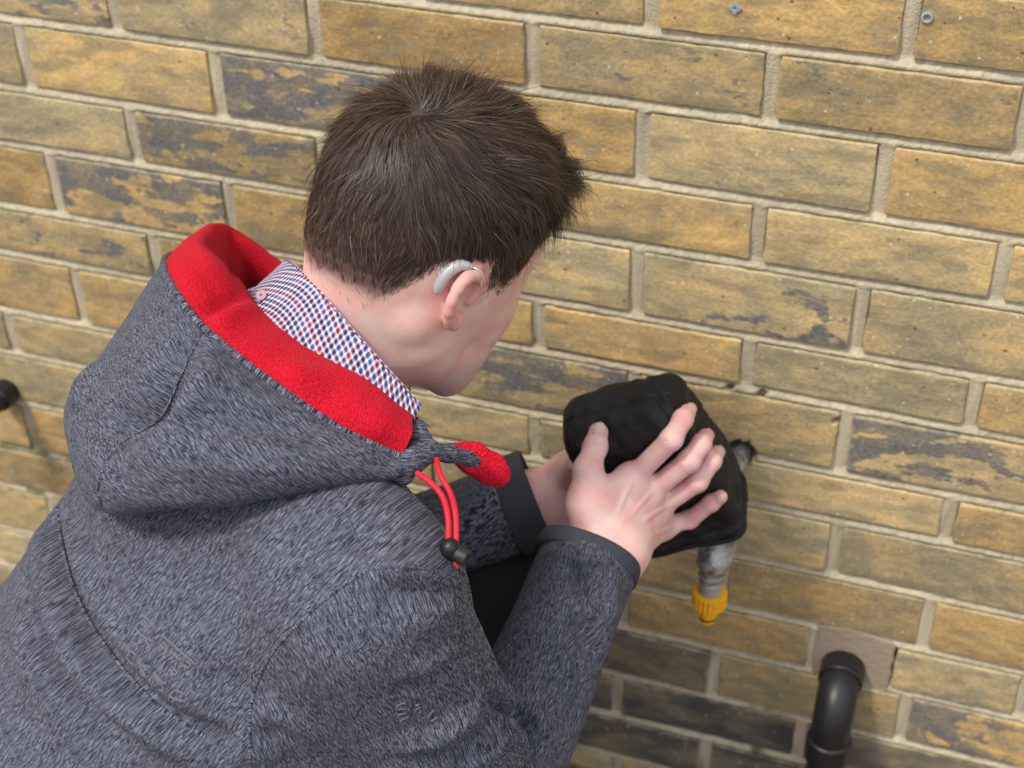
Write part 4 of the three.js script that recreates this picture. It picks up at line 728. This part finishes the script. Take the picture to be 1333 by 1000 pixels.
const LH = (() => { // the far hand steadies the cover from below
  const o = (w, a, n) => CV.o.clone().addScaledVector(CV.w, w).addScaledVector(CV.a, a).addScaledVector(CV.n, n);
  const f = [
    { r: [0.0101, 0.0098, 0.0088, 0.0077], p: [o(-0.062, 0.115, -0.034), o(-0.028, 0.135, -0.054), o(0.0, 0.14, -0.052), o(0.014, 0.14, -0.05)] },
    { r: [0.0103, 0.0101, 0.0090, 0.0079], p: [o(-0.064, 0.093, -0.038), o(-0.025, 0.102, -0.056), o(0.006, 0.105, -0.052), o(0.021, 0.105, -0.05)] },
    { r: [0.0101, 0.0094, 0.0085, 0.0074], p: [o(-0.065, 0.071, -0.038), o(-0.027, 0.070, -0.054), o(0.002, 0.07, -0.05), o(0.016, 0.07, -0.048)] },
    { r: [0.0093, 0.0086, 0.0077, 0.0067], p: [o(-0.066, 0.05, -0.034), o(-0.036, 0.042, -0.050), o(-0.014, 0.04, -0.05), o(-0.002, 0.04, -0.047)] },
    { r: [0.0155, 0.0120, 0.0107, 0.0090], p: [o(-0.100, 0.095, -0.015), o(-0.082, 0.118, 0.004), o(-0.072, 0.142, 0.018), o(-0.062, 0.158, 0.024)] }];
  return { f, w: at(738, 640, 1.535), w2: at(738, 652, 1.54), arm: at(660, 660, 1.53) };
})();
const HV = camdir(0, 0, 1);
function handF(H) {
  const all = [...H.f.flatMap((q) => q.p), H.w, H.arm], c = all.reduce((a, b) => a.add(b.clone()), V(0, 0, 0)).divideScalar(all.length), R = Math.max(...all.map((q) => q.distanceTo(c))) + 0.02;
  const sdf = (p) => {
    const far = p.distanceTo(c) - R; if (far > 0.02) return far;
    let palm = sdSeg(p, H.arm, H.w, 0.029, 0.0265); palm = smin(palm, sdSeg(p, H.arm, H.w2, 0.029, 0.0265), 0.02);
    const m = H.f.slice(0, 4);
    m.forEach((q, i) => { palm = smin(palm, sdSeg(p, i < 2 ? H.w : H.w2, q.p[0], 0.0195, 0.0125 - i * 0.0004), 0.016); });
    for (let i = 0; i < 3; i++) palm = smin(palm, sdSeg(p, m[i].p[0], m[i + 1].p[0], 0.0108, 0.0104), 0.012);
    const th = H.f[4]; palm = smin(palm, sdSeg(p, H.w, th.p[0], 0.019, th.r[0]), 0.018); palm = smin(palm, sdSeg(p, th.p[0], th.p[1], th.r[0], th.r[1]), 0.016); palm = smin(palm, sdSeg(p, th.p[0], m[0].p[0], 0.013, 0.009), 0.018);
    let d = palm;
    H.f.forEach((q, i) => {
      let g = 1; for (let k = i === 4 ? 1 : 0; k < 3; k++) g = smin(g, sdSeg(p, q.p[k], q.p[k + 1], q.r[k], q.r[k + 1]), 0.003);
      for (let k = 1; k < 3; k++) g = smin(g, p.distanceTo(q.p[k]) - q.r[k] * 1.0, 0.004);
      d = smin(d, g, 0.007);
    });
    // tendons fan from the wrist to the knuckles; creases cross the finger joints
    const vz = HV; m.forEach((q) => { const k = sdSeg(p, H.w, q.p[0], 0, 0), ax = q.p[0].clone().sub(H.w), up = p.clone().sub(H.w); const l = ax.length(), s = up.dot(ax) / (l * l), o = up.addScaledVector(ax, -s); const side = Math.abs(o.dot(ax.clone().cross(vz).normalize())); if (s > 0.25 && s < 1.05 && o.dot(vz) > 0) d -= 0.0011 * Math.exp(-((side / 0.0024) ** 2)) * sstep(0.25, 0.6, s) * sstep(1.05, 0.8, s); });
    H.f.forEach((q, i) => { for (const k of [1, 2]) { const e = p.distanceTo(q.p[k]); if (e > 0.016) continue; const dd = q.p[k + 1].clone().sub(q.p[k - 1]).normalize(), s = p.clone().sub(q.p[k]), u = s.dot(dd); if (s.dot(vz) > 0) d += 0.00045 * (0.5 + 0.5 * Math.cos(u / 0.0032 * 6.283)) * Math.exp(-((u / 0.0045) ** 2)); } });
    return d;
  };
  return { sdf, c, R };
}
function handGeo(H) {
  const { sdf, c, R } = handF(H), g = skin(sdf, c.clone().subScalar(R + 0.01), c.clone().addScalar(R + 0.01), H === RH ? 0.0019 : 0.0028);
  // tendons, knuckle folds, nails' edge
  const N = g.attributes.normal, P = g.attributes.position, p = V(0, 0, 0);
  colorize(g, (q, n, o) => {
    let kn = 0, tip = 0; for (const f of H.f) { for (let k = 0; k < 3; k++) kn = Math.max(kn, Math.exp(-((q.distanceTo(f.p[k]) / 0.014) ** 2))); tip = Math.max(tip, Math.exp(-((q.distanceTo(f.p[3]) / 0.012) ** 2))); }
    const b = fbm(q.x * 55, q.y * 55, q.z * 55, 3), r = clamp(0.34 + b * 1.1 + kn * 0.34 + tip * 0.2); o[0] = mix(0.88, 0.83, r); o[1] = mix(0.63, 0.385, r); o[2] = mix(0.585, 0.385, r);
  });
  setUV(g, (q) => [(q.x + q.z) / 0.05, (q.y + q.z * 0.5) / 0.05]);
  return g;
}
const handR = handGeo(RH), handL = handGeo(LH);
// the rest of the body under the clothes, coarse, in the same skin
const innerF = (p) => { let d = trunkF(p) + 0.022; d = smin(d, sdSeg(p, NK, tp(0, 0.1, 0), 0.055, 0.07), 0.04); for (const [a, b, r, s] of [[shR, SR, 0.04, 0.045], [SR, ER, 0.045, 0.035], [ER, WR, 0.036, 0.029], [shL, SL, 0.035, 0.04], [SL, EL, 0.042, 0.035], [EL, WL, 0.036, 0.029]]) d = smin(d, sdSeg(p, a, b, r, s), 0.03); return d; };
const inner = skin(innerF, V(-0.30, -0.95, 0.0), V(0.60, -0.05, 0.95), 0.014);
colorize(inner, (p, n, o) => { o[0] = 0.8; o[1] = 0.57; o[2] = 0.48; }); setUV(inner, (p) => [p.x * 16, p.y * 16]);
mesh('body', mergeGeometries([headGeo, handR, handL, inner]), skinMat, man);
{ // finger nails
  const nailM = new THREE.MeshPhysicalMaterial({ color: new THREE.Color(0.66, 0.42, 0.38), roughness: 0.3, clearcoat: 0.3 });
  const view = camdir(0, 0, 1);
  RH.f.forEach((f) => { const a = f.p[2], b = f.p[3], d = b.clone().sub(a).normalize(), n = view.clone().addScaledVector(d, -view.dot(d)).normalize(), s = d.clone().cross(n), r = f.r[3], g = new THREE.SphereGeometry(1, 20, 14); const m = new THREE.Matrix4().makeBasis(s.clone().multiplyScalar(r * 0.70), d.clone().multiplyScalar(r * 0.95), n.clone().multiplyScalar(r * 0.30)); m.setPosition(b.clone().addScaledVector(n, r * 0.78).addScaledVector(d, r * 0.1)); g.applyMatrix4(m); mesh('fingernail', g, nailM, man); });
}

// ---- hood: red fleece lining rolled up to the collar, grey knit outside
const fleeceBump = tex(512, 512, (i, j, c) => { const v = f2(i / 16, j / 16, 5, 3) + 0.7 * Math.abs(n2(i / 11, j / 11, 11)); c[0] = c[1] = c[2] = 128 + 110 * v; }, { color: false });
const fleeceMap = tex(512, 512, (i, j, c) => { const v = 1 + 0.34 * f2(i / 16, j / 16, 5, 3) + 0.3 * Math.abs(n2(i / 11, j / 11, 11)) - 0.06; c[0] = 200 * v; c[1] = 28 * v; c[2] = 48 * v; });
const fleece = new THREE.MeshPhysicalMaterial({ map: fleeceMap, roughness: 1, specularIntensity: 0.2, bumpMap: fleeceBump, bumpScale: 0.002, sheen: 0.5, sheenRoughness: 0.45, sheenColor: new THREE.Color(0.9, 0.2, 0.22), side: THREE.DoubleSide });
const hoodCols = [
  [[562, 560, 1.17], [537, 545, 1.138], [536, 566, 1.114], [521, 595, 1.112], [524, 606, 1.104], [522, 616, 1.104], [516, 626, 1.112], [530, 622, 1.15]],
  [[505, 525, 1.20], [476, 490, 1.140], [460, 524, 1.106], [440, 557, 1.100], [430, 585, 1.080], [425, 615, 1.076], [425, 635, 1.092], [445, 628, 1.15]],
  [[440, 470, 1.22], [407, 454, 1.152], [375, 473, 1.110], [345, 492, 1.098], [325, 545, 1.066], [308, 620, 1.064], [300, 657, 1.086], [315, 640, 1.16]],
  [[360, 420, 1.28], [330, 398, 1.172], [294, 412, 1.130], [263, 425, 1.115], [236, 495, 1.080], [202, 610, 1.078], [190, 668, 1.106], [210, 640, 1.2]],
  [[335, 405, 1.36], [296, 348, 1.198], [254, 350, 1.162], [225, 374, 1.150], [178, 475, 1.125], [128, 598, 1.122], [122, 660, 1.150], [150, 640, 1.24]],
  [[335, 402, 1.40], [272, 322, 1.238], [238, 327, 1.220], [214, 350, 1.205], [143, 458, 1.195], [90, 545, 1.200], [100, 622, 1.210], [130, 620, 1.28]],
  [[338, 398, 1.40], [278, 309, 1.300], [250, 305, 1.295], [222, 332, 1.290], [150, 445, 1.28], [95, 525, 1.29], [108, 600, 1.30], [140, 600, 1.33]],
  [[350, 382, 1.375], [300, 303, 1.345], [298, 297, 1.360], [285, 318, 1.375], [225, 430, 1.38], [175, 520, 1.39], [170, 575, 1.38], [200, 570, 1.39]],
  [[392, 382, 1.36], [366, 344, 1.37], [366, 343, 1.385], [362, 360, 1.400], [330, 440, 1.41], [300, 520, 1.42], [300, 560, 1.42], [310, 560, 1.42]],
  [[470, 420, 1.34], [450, 400, 1.37], [452, 400, 1.39], [450, 412, 1.40], [430, 470, 1.42], [420, 520, 1.43], [420, 550, 1.43], [420, 550, 1.42]]];
const hoodNet = []; for (let r = 0; r < 8; r++) hoodNet.push(hoodCols.map((c) => at(...c[r])));
const unrest = (s) => (q, u, v) => 0.0022 * noise(q.x * 16 + s, q.y * 16, q.z * 16) + 0.001 * noise(q.x * 45, q.y * 45 + s, q.z * 45);
const lineF = (pts) => { const c = new THREE.CatmullRomCurve3(pts.map((p) => V(p[0], p[1], 0))).getPoints(60); return (q) => { let b = 1e9; for (const p of c) b = Math.min(b, (p.x - q.x) ** 2 + (p.y - q.y) ** 2); return Math.sqrt(b); }; };
const pixOf = (p) => { const v = p.clone().applyMatrix4(camera.matrixWorldInverse); return V(666.5 + FPX * v.x / -v.z, 500 - FPX * v.y / -v.z, -v.z); };
const hood = group('hood'); jacket.add(hood);
{
  const red = patch(hoodNet.slice(0, 4), 12, 12, { lift: (q, u, v) => (v > 2.9 ? 0 : unrest(3)(q)) });
  { const u = red.attributes.uv; for (let i = 0; i < u.count; i++) u.setXY(i, u.getX(i) / 0.06, u.getY(i) / 0.06); }
  { // where the two halves of the lining fold over each other
    const ray = new THREE.Raycaster(), m = new THREE.Mesh(red, new THREE.MeshBasicMaterial({ side: THREE.DoubleSide })), ln = (px, w, h) => ({ pts: dense(px, 4).map(([x, y]) => { ray.set(CAMP, pray(x, y).normalize()); return ray.intersectObject(m)[0]?.point; }).filter(Boolean), w, h });
    red.computeBoundingSphere(); const n = V(0, 0, 0).fromBufferAttribute(red.attributes.normal, Math.round(red.attributes.position.count * 0.6)), sg = n.dot(camdir(0, 0, 1)) < 0 ? -1 : 1;
    fold(red, [ln([[330, 396], [302, 410], [276, 428]], 0.008, 0.007 * sg), ln([[318, 384], [292, 396], [262, 408]], 0.0055, -0.008 * sg), ln([[302, 300], [305, 330], [303, 362]], 0.005, -0.005 * sg), ln([[400, 470], [385, 490], [372, 500]], 0.014, 0.004 * sg), ln([[445, 490], [430, 515], [412, 532]], 0.012, -0.004 * sg), ln([[500, 530], [490, 555], [480, 570]], 0.012, 0.004 * sg)]);
  }
  mesh('hood_lining', red, fleece, hood);
  const g = patch(hoodNet.slice(3), 14, 12);
  const raw = g.attributes.position.clone();
  const mk = (px, w, h, open) => { const ray = new THREE.Raycaster(), m = new THREE.Mesh(g, new THREE.MeshBasicMaterial({ side: THREE.DoubleSide })); const pts = dense(px, 4).map(([x, y]) => { ray.set(CAMP, pray(x, y).normalize()); return ray.intersectObject(m)[0]?.point; }).filter(Boolean); return { pts, w, h, open }; };
  const seamPx = [[265, 427], [252, 455], [235, 490], [218, 530], [204, 549], [175, 566], [150, 586], [133, 615], [128, 640], [134, 662]];
  g.computeVertexNormals(); g.computeBoundingSphere();
  // make sure normals face out before the folds
  { const n = V(0, 0, 0).fromBufferAttribute(g.attributes.normal, Math.floor(g.attributes.position.count / 3)); if (n.dot(camdir(0, 0, 1)) < 0) { const ix = g.index.array; for (let i = 0; i < ix.length; i += 3) { const t = ix[i]; ix[i] = ix[i + 1]; ix[i + 1] = t; } g.computeVertexNormals(); } }
  fold(g, [mk(seamPx, 0.004, -0.0025, true), mk([[240, 435], [222, 480], [200, 525], [165, 550], [125, 560]], 0.015, -0.026, false), mk([[150, 430], [120, 480], [100, 535]], 0.020, 0.010), mk([[280, 440], [262, 490], [235, 545], [190, 590]], 0.013, 0.009), mk([[105, 575], [130, 600], [150, 640]], 0.012, 0.006), mk([[235, 560], [280, 545], [350, 553], [430, 580]], 0.016, -0.010), mk([[160, 610], [230, 592], [330, 600], [440, 612]], 0.018, 0.010), mk([[270, 470], [350, 520], [430, 565], [520, 605]], 0.012, 0.003), mk([[470, 600], [510, 605], [545, 600]], 0.007, -0.005), mk([[120, 610], [160, 640], [230, 645]], 0.014, 0.004), mk([[228, 400], [200, 420], [175, 440]], 0.010, -0.004)]);
  { const P = g.attributes.position, N = g.attributes.normal; for (let i = 0; i < P.count; i++) { const x = P.getX(i), y = P.getY(i), z = P.getZ(i), h = 0.0012 * noise(x * 40, y * 40, z * 40) + 0.002 * noise(x * 15, y * 15, z * 15 + 2); P.setXYZ(i, x + N.getX(i) * h, y + N.getY(i) * h, z + N.getZ(i) * h); } g.computeVertexNormals(); }
  { const u = g.attributes.uv; for (let i = 0; i < u.count; i++) { const a = u.getX(i), b = u.getY(i); u.setXY(i, (b + a * 0.12) / KS, (a - b * 0.12) / KS); } }
  const fm = fabric.clone(); fm.side = THREE.DoubleSide;
  mesh('hood_shell', g, fm, hood);
  const ray = new THREE.Raycaster(), tm = new THREE.Mesh(g, new THREE.MeshBasicMaterial({ side: THREE.DoubleSide }));
  const sp = dense(seamPx, 4).map(([x, y]) => { ray.set(CAMP, pray(x, y).normalize()); return ray.intersectObject(tm)[0]?.point; }).filter(Boolean);
  mesh('seam', tube(sp, 0.0011, 120, 6), fabric, hood);
  // turned hem along the opening
  const rim = []; for (let i = 0; i <= 80; i++) rim.push(red.userData.eval(i / 80 * (hoodCols.length - 1.001), 3)); const hem = tube(rim, 0.0030, 200, 10); { const u = hem.attributes.uv; for (let i = 0; i < u.count; i++) u.setXY(i, u.getX(i) * 4.5, u.getY(i) * 0.13); }
  mesh('hood_hem', hem, fabric, hood);
}
{ // front ends of the collar: grey roll and red flap
  const chain = (pts) => (p) => { let d = 1; for (let i = 0; i < pts.length - 1; i++) d = smin(d, sdSeg(p, pts[i][0], pts[i + 1][0], pts[i][1], pts[i + 1][1]), 0.004); return d; };
  const A = [[at(512, 606, 1.116), 0.007], [at(538, 598, 1.116), 0.0085], [at(558, 588, 1.125), 0.0078], [at(584, 590, 1.14), 0.0068], [at(608, 597, 1.155), 0.0056], [at(619, 601, 1.16), 0.0045]];
  const A2 = [[at(545, 556, 1.142), 0.006], [at(547, 574, 1.136), 0.008], [at(538, 600, 1.122), 0.008]], roll = (p) => smin(smin(chain(A)(p), chain(A2)(p), 0.008), sdSeg(p, A[0][0], RO, 0.007, 0.006), 0.008);
  const RO = at(526, 622, 1.118);
  const ga = skin(roll, at(565, 596, 1.135).subScalar(0.09), at(565, 596, 1.135).addScalar(0.09), 0.003); { const a0 = A[0][0], dd = A[5][0].clone().sub(a0).normalize(), nn = camdir(0, 1, 0); setUV(ga, (p) => { const q = p.clone().sub(a0); return [q.dot(nn) / KS, q.dot(dd) / KS]; }); }
  mesh('collar_roll', ga, fabric, jacket);
  const B = [[at(588, 588, 1.165), 0.007], [at(615, 597, 1.178), 0.0125], [at(638, 610, 1.188), 0.0125], [at(648, 617, 1.195), 0.0105]], vz = camdir(0, 0, 1), bc = B[2][0];
  const flat = (p) => { const q = p.clone(), k = q.clone().sub(bc).dot(vz); q.addScaledVector(vz, k * 1.1); return chain(B)(q) * 0.6; };
  const gb = skin(flat, at(620, 600, 1.18).subScalar(0.07), at(620, 600, 1.18).addScalar(0.07), 0.0028); setUV(gb, (p) => [p.x / 0.06, p.y / 0.06]);
  mesh('collar_flap', gb, fleece, jacket);
  // draw cord and its black toggle
  const cordM = new THREE.MeshPhysicalMaterial({ color: new THREE.Color(0.70, 0.008, 0.03), roughness: 0.6 }), cp = [[[543, 616, 1.106], [560, 628, 1.098], [575, 645, 1.094], [583, 672, 1.084], [584, 706, 1.079]], [[568, 598, 1.120], [573, 618, 1.108], [586, 642, 1.099], [593, 670, 1.086], [594, 712, 1.079]]];
  for (const c of cp) mesh('drawcord', tube(c.map((q) => at(...q)), 0.0022, 50, 10), cordM, jacket);
  mesh('drawcord', tube([at(588, 722, 1.08), at(592, 732, 1.079), at(595, 740, 1.079)], 0.0018, 16, 8), cordM, jacket);
  const tg = group('cord_toggle'), c0 = at(588, 717, 1.078), ax = camdir(0.85, -0.42, 0.25).normalize(), q = new THREE.Quaternion().setFromUnitVectors(V(0, 1, 0), ax);
  const put = (g, x, y, z) => { g.translate(x, y, z); g.scale(1.15, 1.15, 1.15); g.applyQuaternion(q); g.translate(c0.x, c0.y, c0.z); return g; };
  mesh('barrel', put(lathe([[0.001, 0], [0.0046, 0], [0.0052, 0.0006], [0.0052, 0.0095], [0.0046, 0.0105], [0.0036, 0.0105], [0.0034, 0.0095], [0.001, 0.0095]], 24), 0, 0.0005, 0), new THREE.MeshStandardMaterial({ color: new THREE.Color(0.022, 0.023, 0.028), roughness: 0.5 }), tg);
  mesh('button', put(new THREE.SphereGeometry(1, 24, 16).scale(0.0084, 0.0066, 0.0070), 0, -0.0012, 0), blackPlastic, tg);
  jacket.add(tg);
}
// ---- checked shirt collar
{
  const check = tex(512, 512, (i, j, c) => { // 8 x 8 yarn pairs, each 5 mm: a dyed stripe on white both ways
    const col = [[30, 34, 92], [120, 30, 62], [58, 78, 150], [44, 26, 70], [26, 32, 84], [150, 34, 56], [66, 88, 165], [40, 36, 88]];
    const st = (k) => { const u = k / 64, n = Math.floor(u) & 7, f = u - Math.floor(u); return f < 0.58 ? col[n] : null; }; const a = st(i), b = st((j + 23) % 512), W = [232, 232, 242], g = (hash(i >> 1, j >> 1, 6) - 0.5) * 24;
    for (let k = 0; k < 3; k++) { let v; if (a && b) v = (a[k] + b[k]) / 2 * 0.92; else if (a || b) v = ((a || b)[k] + W[k] * 1.3) / 2.3; else v = W[k]; c[k] = v + g; }
  });
  const cols = [[[540, 545, 1.165], [549, 527, 1.150], [545, 535, 1.142], [536, 553, 1.138]], [[508, 496, 1.19], [505, 481, 1.143], [498, 484, 1.134], [465, 518, 1.135]], [[466, 448, 1.21], [460, 432, 1.148], [452, 434, 1.138], [408, 478, 1.142]], [[435, 402, 1.24], [413, 378, 1.168], [405, 379, 1.158], [350, 430, 1.165]], [[405, 374, 1.27], [386, 349, 1.208], [376, 350, 1.200], [325, 395, 1.205]], [[395, 368, 1.30], [374, 341, 1.255], [364, 345, 1.255], [318, 388, 1.265]], [[402, 362, 1.33], [384, 345, 1.312], [376, 350, 1.320], [345, 385, 1.34]], [[445, 375, 1.36], [432, 358, 1.350], [428, 362, 1.36], [415, 400, 1.38]], [[525, 435, 1.34], [522, 425, 1.335], [520, 430, 1.345], [510, 460, 1.37]]];
  const net = []; for (let r = 0; r < 4; r++) net.push(cols.map((c) => at(...c[r])));
  const g = patch(net, 10, 8, { lift: (q) => 0.0008 * noise(q.x * 50, q.y * 50, q.z * 50) }); { const u = g.attributes.uv; for (let i = 0; i < u.count; i++) u.setXY(i, u.getX(i) / 0.039, u.getY(i) / 0.039); }
  const sm = new THREE.MeshPhysicalMaterial({ map: check, roughness: 0.85, side: THREE.DoubleSide });
  const collar = mesh('shirt_collar', g, sm, man);
  const edge = []; for (let i = 0; i <= 60; i++) edge.push(g.userData.eval(i / 60 * (cols.length - 1.001), 1.45)); const eg = tube(edge, 0.0011, 150, 6); { const u = eg.attributes.uv; for (let i = 0; i < u.count; i++) u.setXY(i, u.getX(i) * 9, u.getY(i) * 0.1); } mesh('collar_edge', eg, sm, collar);
  // the shirt's back seen in the gap behind the collar
  const net2 = [[[300, 380, 1.30], [318, 378, 1.265], [335, 372, 1.27], [350, 375, 1.33]], [[305, 400, 1.29], [322, 395, 1.25], [338, 395, 1.26], [352, 395, 1.33]], [[310, 425, 1.28], [330, 420, 1.25], [345, 420, 1.25], [360, 420, 1.32]]].map((r) => r.map((q) => at(...q)));
  const g2 = patch(net2, 8, 8); { const u = g2.attributes.uv; for (let i = 0; i < u.count; i++) u.setXY(i, u.getX(i) / 0.04 + u.getY(i) / 0.06, u.getY(i) / 0.04); } mesh('shirt_back', g2, sm, man);
  const bc = at(341, 385, 1.19), bn = camdir(-0.35, 0.35, 0.87), bt = lathe([[0.001, 0.0016], [0.0036, 0.0014], [0.0042, 0.0018], [0.0046, 0.0012], [0.0042, 0], [0.001, 0]], 24); bt.applyQuaternion(new THREE.Quaternion().setFromUnitVectors(V(0, 1, 0), bn)); bt.translate(bc.x, bc.y, bc.z); mesh('collar_button', bt, new THREE.MeshPhysicalMaterial({ color: new THREE.Color(0.45, 0.3, 0.33), roughness: 0.3 }), collar);
}
// ---- black trousers and shoes
{
  const hipR = tp(0.09, 0.60, 0.05), hipL = tp(-0.09, 0.60, 0.05), kR = at(672, 800, 1.56), kL = at(600, 730, 1.70), aR = V(kR.x - 0.10, GROUND + 0.11, kR.z + 0.10), aL = V(kL.x - 0.12, GROUND + 0.11, kL.z + 0.06);
  const F = (p) => { let d = sdSeg(p, hipR, hipL, 0.13, 0.13); d = smin(d, sdSeg(p, hipR, kR, 0.105, 0.075), 0.05); d = smin(d, sdSeg(p, hipL, kL, 0.105, 0.075), 0.05); d = smin(d, sdSeg(p, kR, aR, 0.07, 0.05), 0.03); d = smin(d, sdSeg(p, kL, aL, 0.07, 0.05), 0.03); return d + 0.004 * noise(p.x * 25, p.y * 25, p.z * 25); };
  const g = skin(F, V(-0.62, GROUND, -0.02), V(0.5, -0.35, 1.1), 0.011); setUV(g, (p) => [p.x * 10 + p.z * 6, p.y * 10]);
  mesh('trousers', g, new THREE.MeshStandardMaterial({ color: new THREE.Color(0.008, 0.0085, 0.011), roughness: 0.9 }), man);
  for (const a of [aR, aL]) { const f = V(0.8, 0, -0.55).normalize(), S = (p) => { let d = sdSeg(p, V(a.x, GROUND + 0.05, a.z).addScaledVector(f, -0.03), V(a.x, GROUND + 0.045, a.z).addScaledVector(f, 0.16), 0.045, 0.043); d = smin(d, sdSeg(p, V(a.x, GROUND + 0.05, a.z), a, 0.045, 0.045), 0.03); return smax(d, GROUND + 0.004 - p.y, 0.01); }; mesh('shoe', skin(S, V(a.x - 0.2, GROUND - 0.01, a.z - 0.25), V(a.x + 0.28, GROUND + 0.2, a.z + 0.2), 0.008), new THREE.MeshStandardMaterial({ color: new THREE.Color(0.02, 0.018, 0.017), roughness: 0.6 }), man); }
}
top(man, 'person in a grey hooded jacket crouching at the tap', 'person');

// ---- hearing aid behind the right ear
{
  const ha = group('hearing_aid'), ctrl = [[612, 347], [601, 345], [590, 349], [580, 358], [573, 370], [570, 378]].map(([x, y]) => at(x, y, march(headF, x, y).t - 0.0036)), crv = new THREE.CatmullRomCurve3(ctrl), path = crv.getPoints(5), fine = crv.getPoints(30);
  const R = [0.0030, 0.0046, 0.0050, 0.0051, 0.0049, 0.0042], rad = (t) => mix(0.0026, 0.0040, sstep(0, 0.35, t)) - 0.0008 * sstep(0.7, 1, t), f = (p) => { let d = 1; for (let i = 0; i < 30; i++) d = smin(d, sdSeg(p, fine[i], fine[i + 1], rad(i / 30), rad((i + 1) / 30)), 0.0015); return d; };
  const g = skin(f, path[2].clone().subScalar(0.04), path[2].clone().addScalar(0.04), 0.0011);
  mesh('case', g, new THREE.MeshPhysicalMaterial({ color: new THREE.Color(0.47, 0.47, 0.49), roughness: 0.38, metalness: 0.15, clearcoat: 0.25 }), ha);
  const dark = new THREE.MeshStandardMaterial({ color: new THREE.Color(0.03, 0.03, 0.03), roughness: 0.5 }), out = camdir(-0.5, 0.45, 0.75);
  for (const [i, t] of [[1, 0.3], [2, 0.2]]) { const c = path[i].clone().lerp(path[i + 1], t).addScaledVector(out, R[i] * 0.93), s = new THREE.SphereGeometry(0.0007, 10, 8); s.translate(c.x, c.y, c.z); mesh('microphone_port', s, dark, ha); }
  const bs = path[3].clone().addScaledVector(camdir(-0.8, 0.5, 0.33), R[3] * 0.9), b = new THREE.CapsuleGeometry(0.0011, 0.004, 4, 10); b.applyQuaternion(new THREE.Quaternion().setFromUnitVectors(V(0, 1, 0), path[4].clone().sub(path[2]).normalize())); b.translate(bs.x, bs.y, bs.z); mesh('push_button', b, new THREE.MeshStandardMaterial({ color: new THREE.Color(0.42, 0.42, 0.44), roughness: 0.4 }), ha);
  const e = [path[0], at(620, 350, 1.128), at(628, 358, 1.134), at(626, 372, 1.142)]; mesh('ear_tube', tube(e, 0.0008, 24, 8), new THREE.MeshPhysicalMaterial({ color: new THREE.Color(0.75, 0.74, 0.72), roughness: 0.2 }), ha);
  top(ha, 'silver hearing aid hooked behind the ear', 'hearing aid');
}

renderer.render(scene, camera);
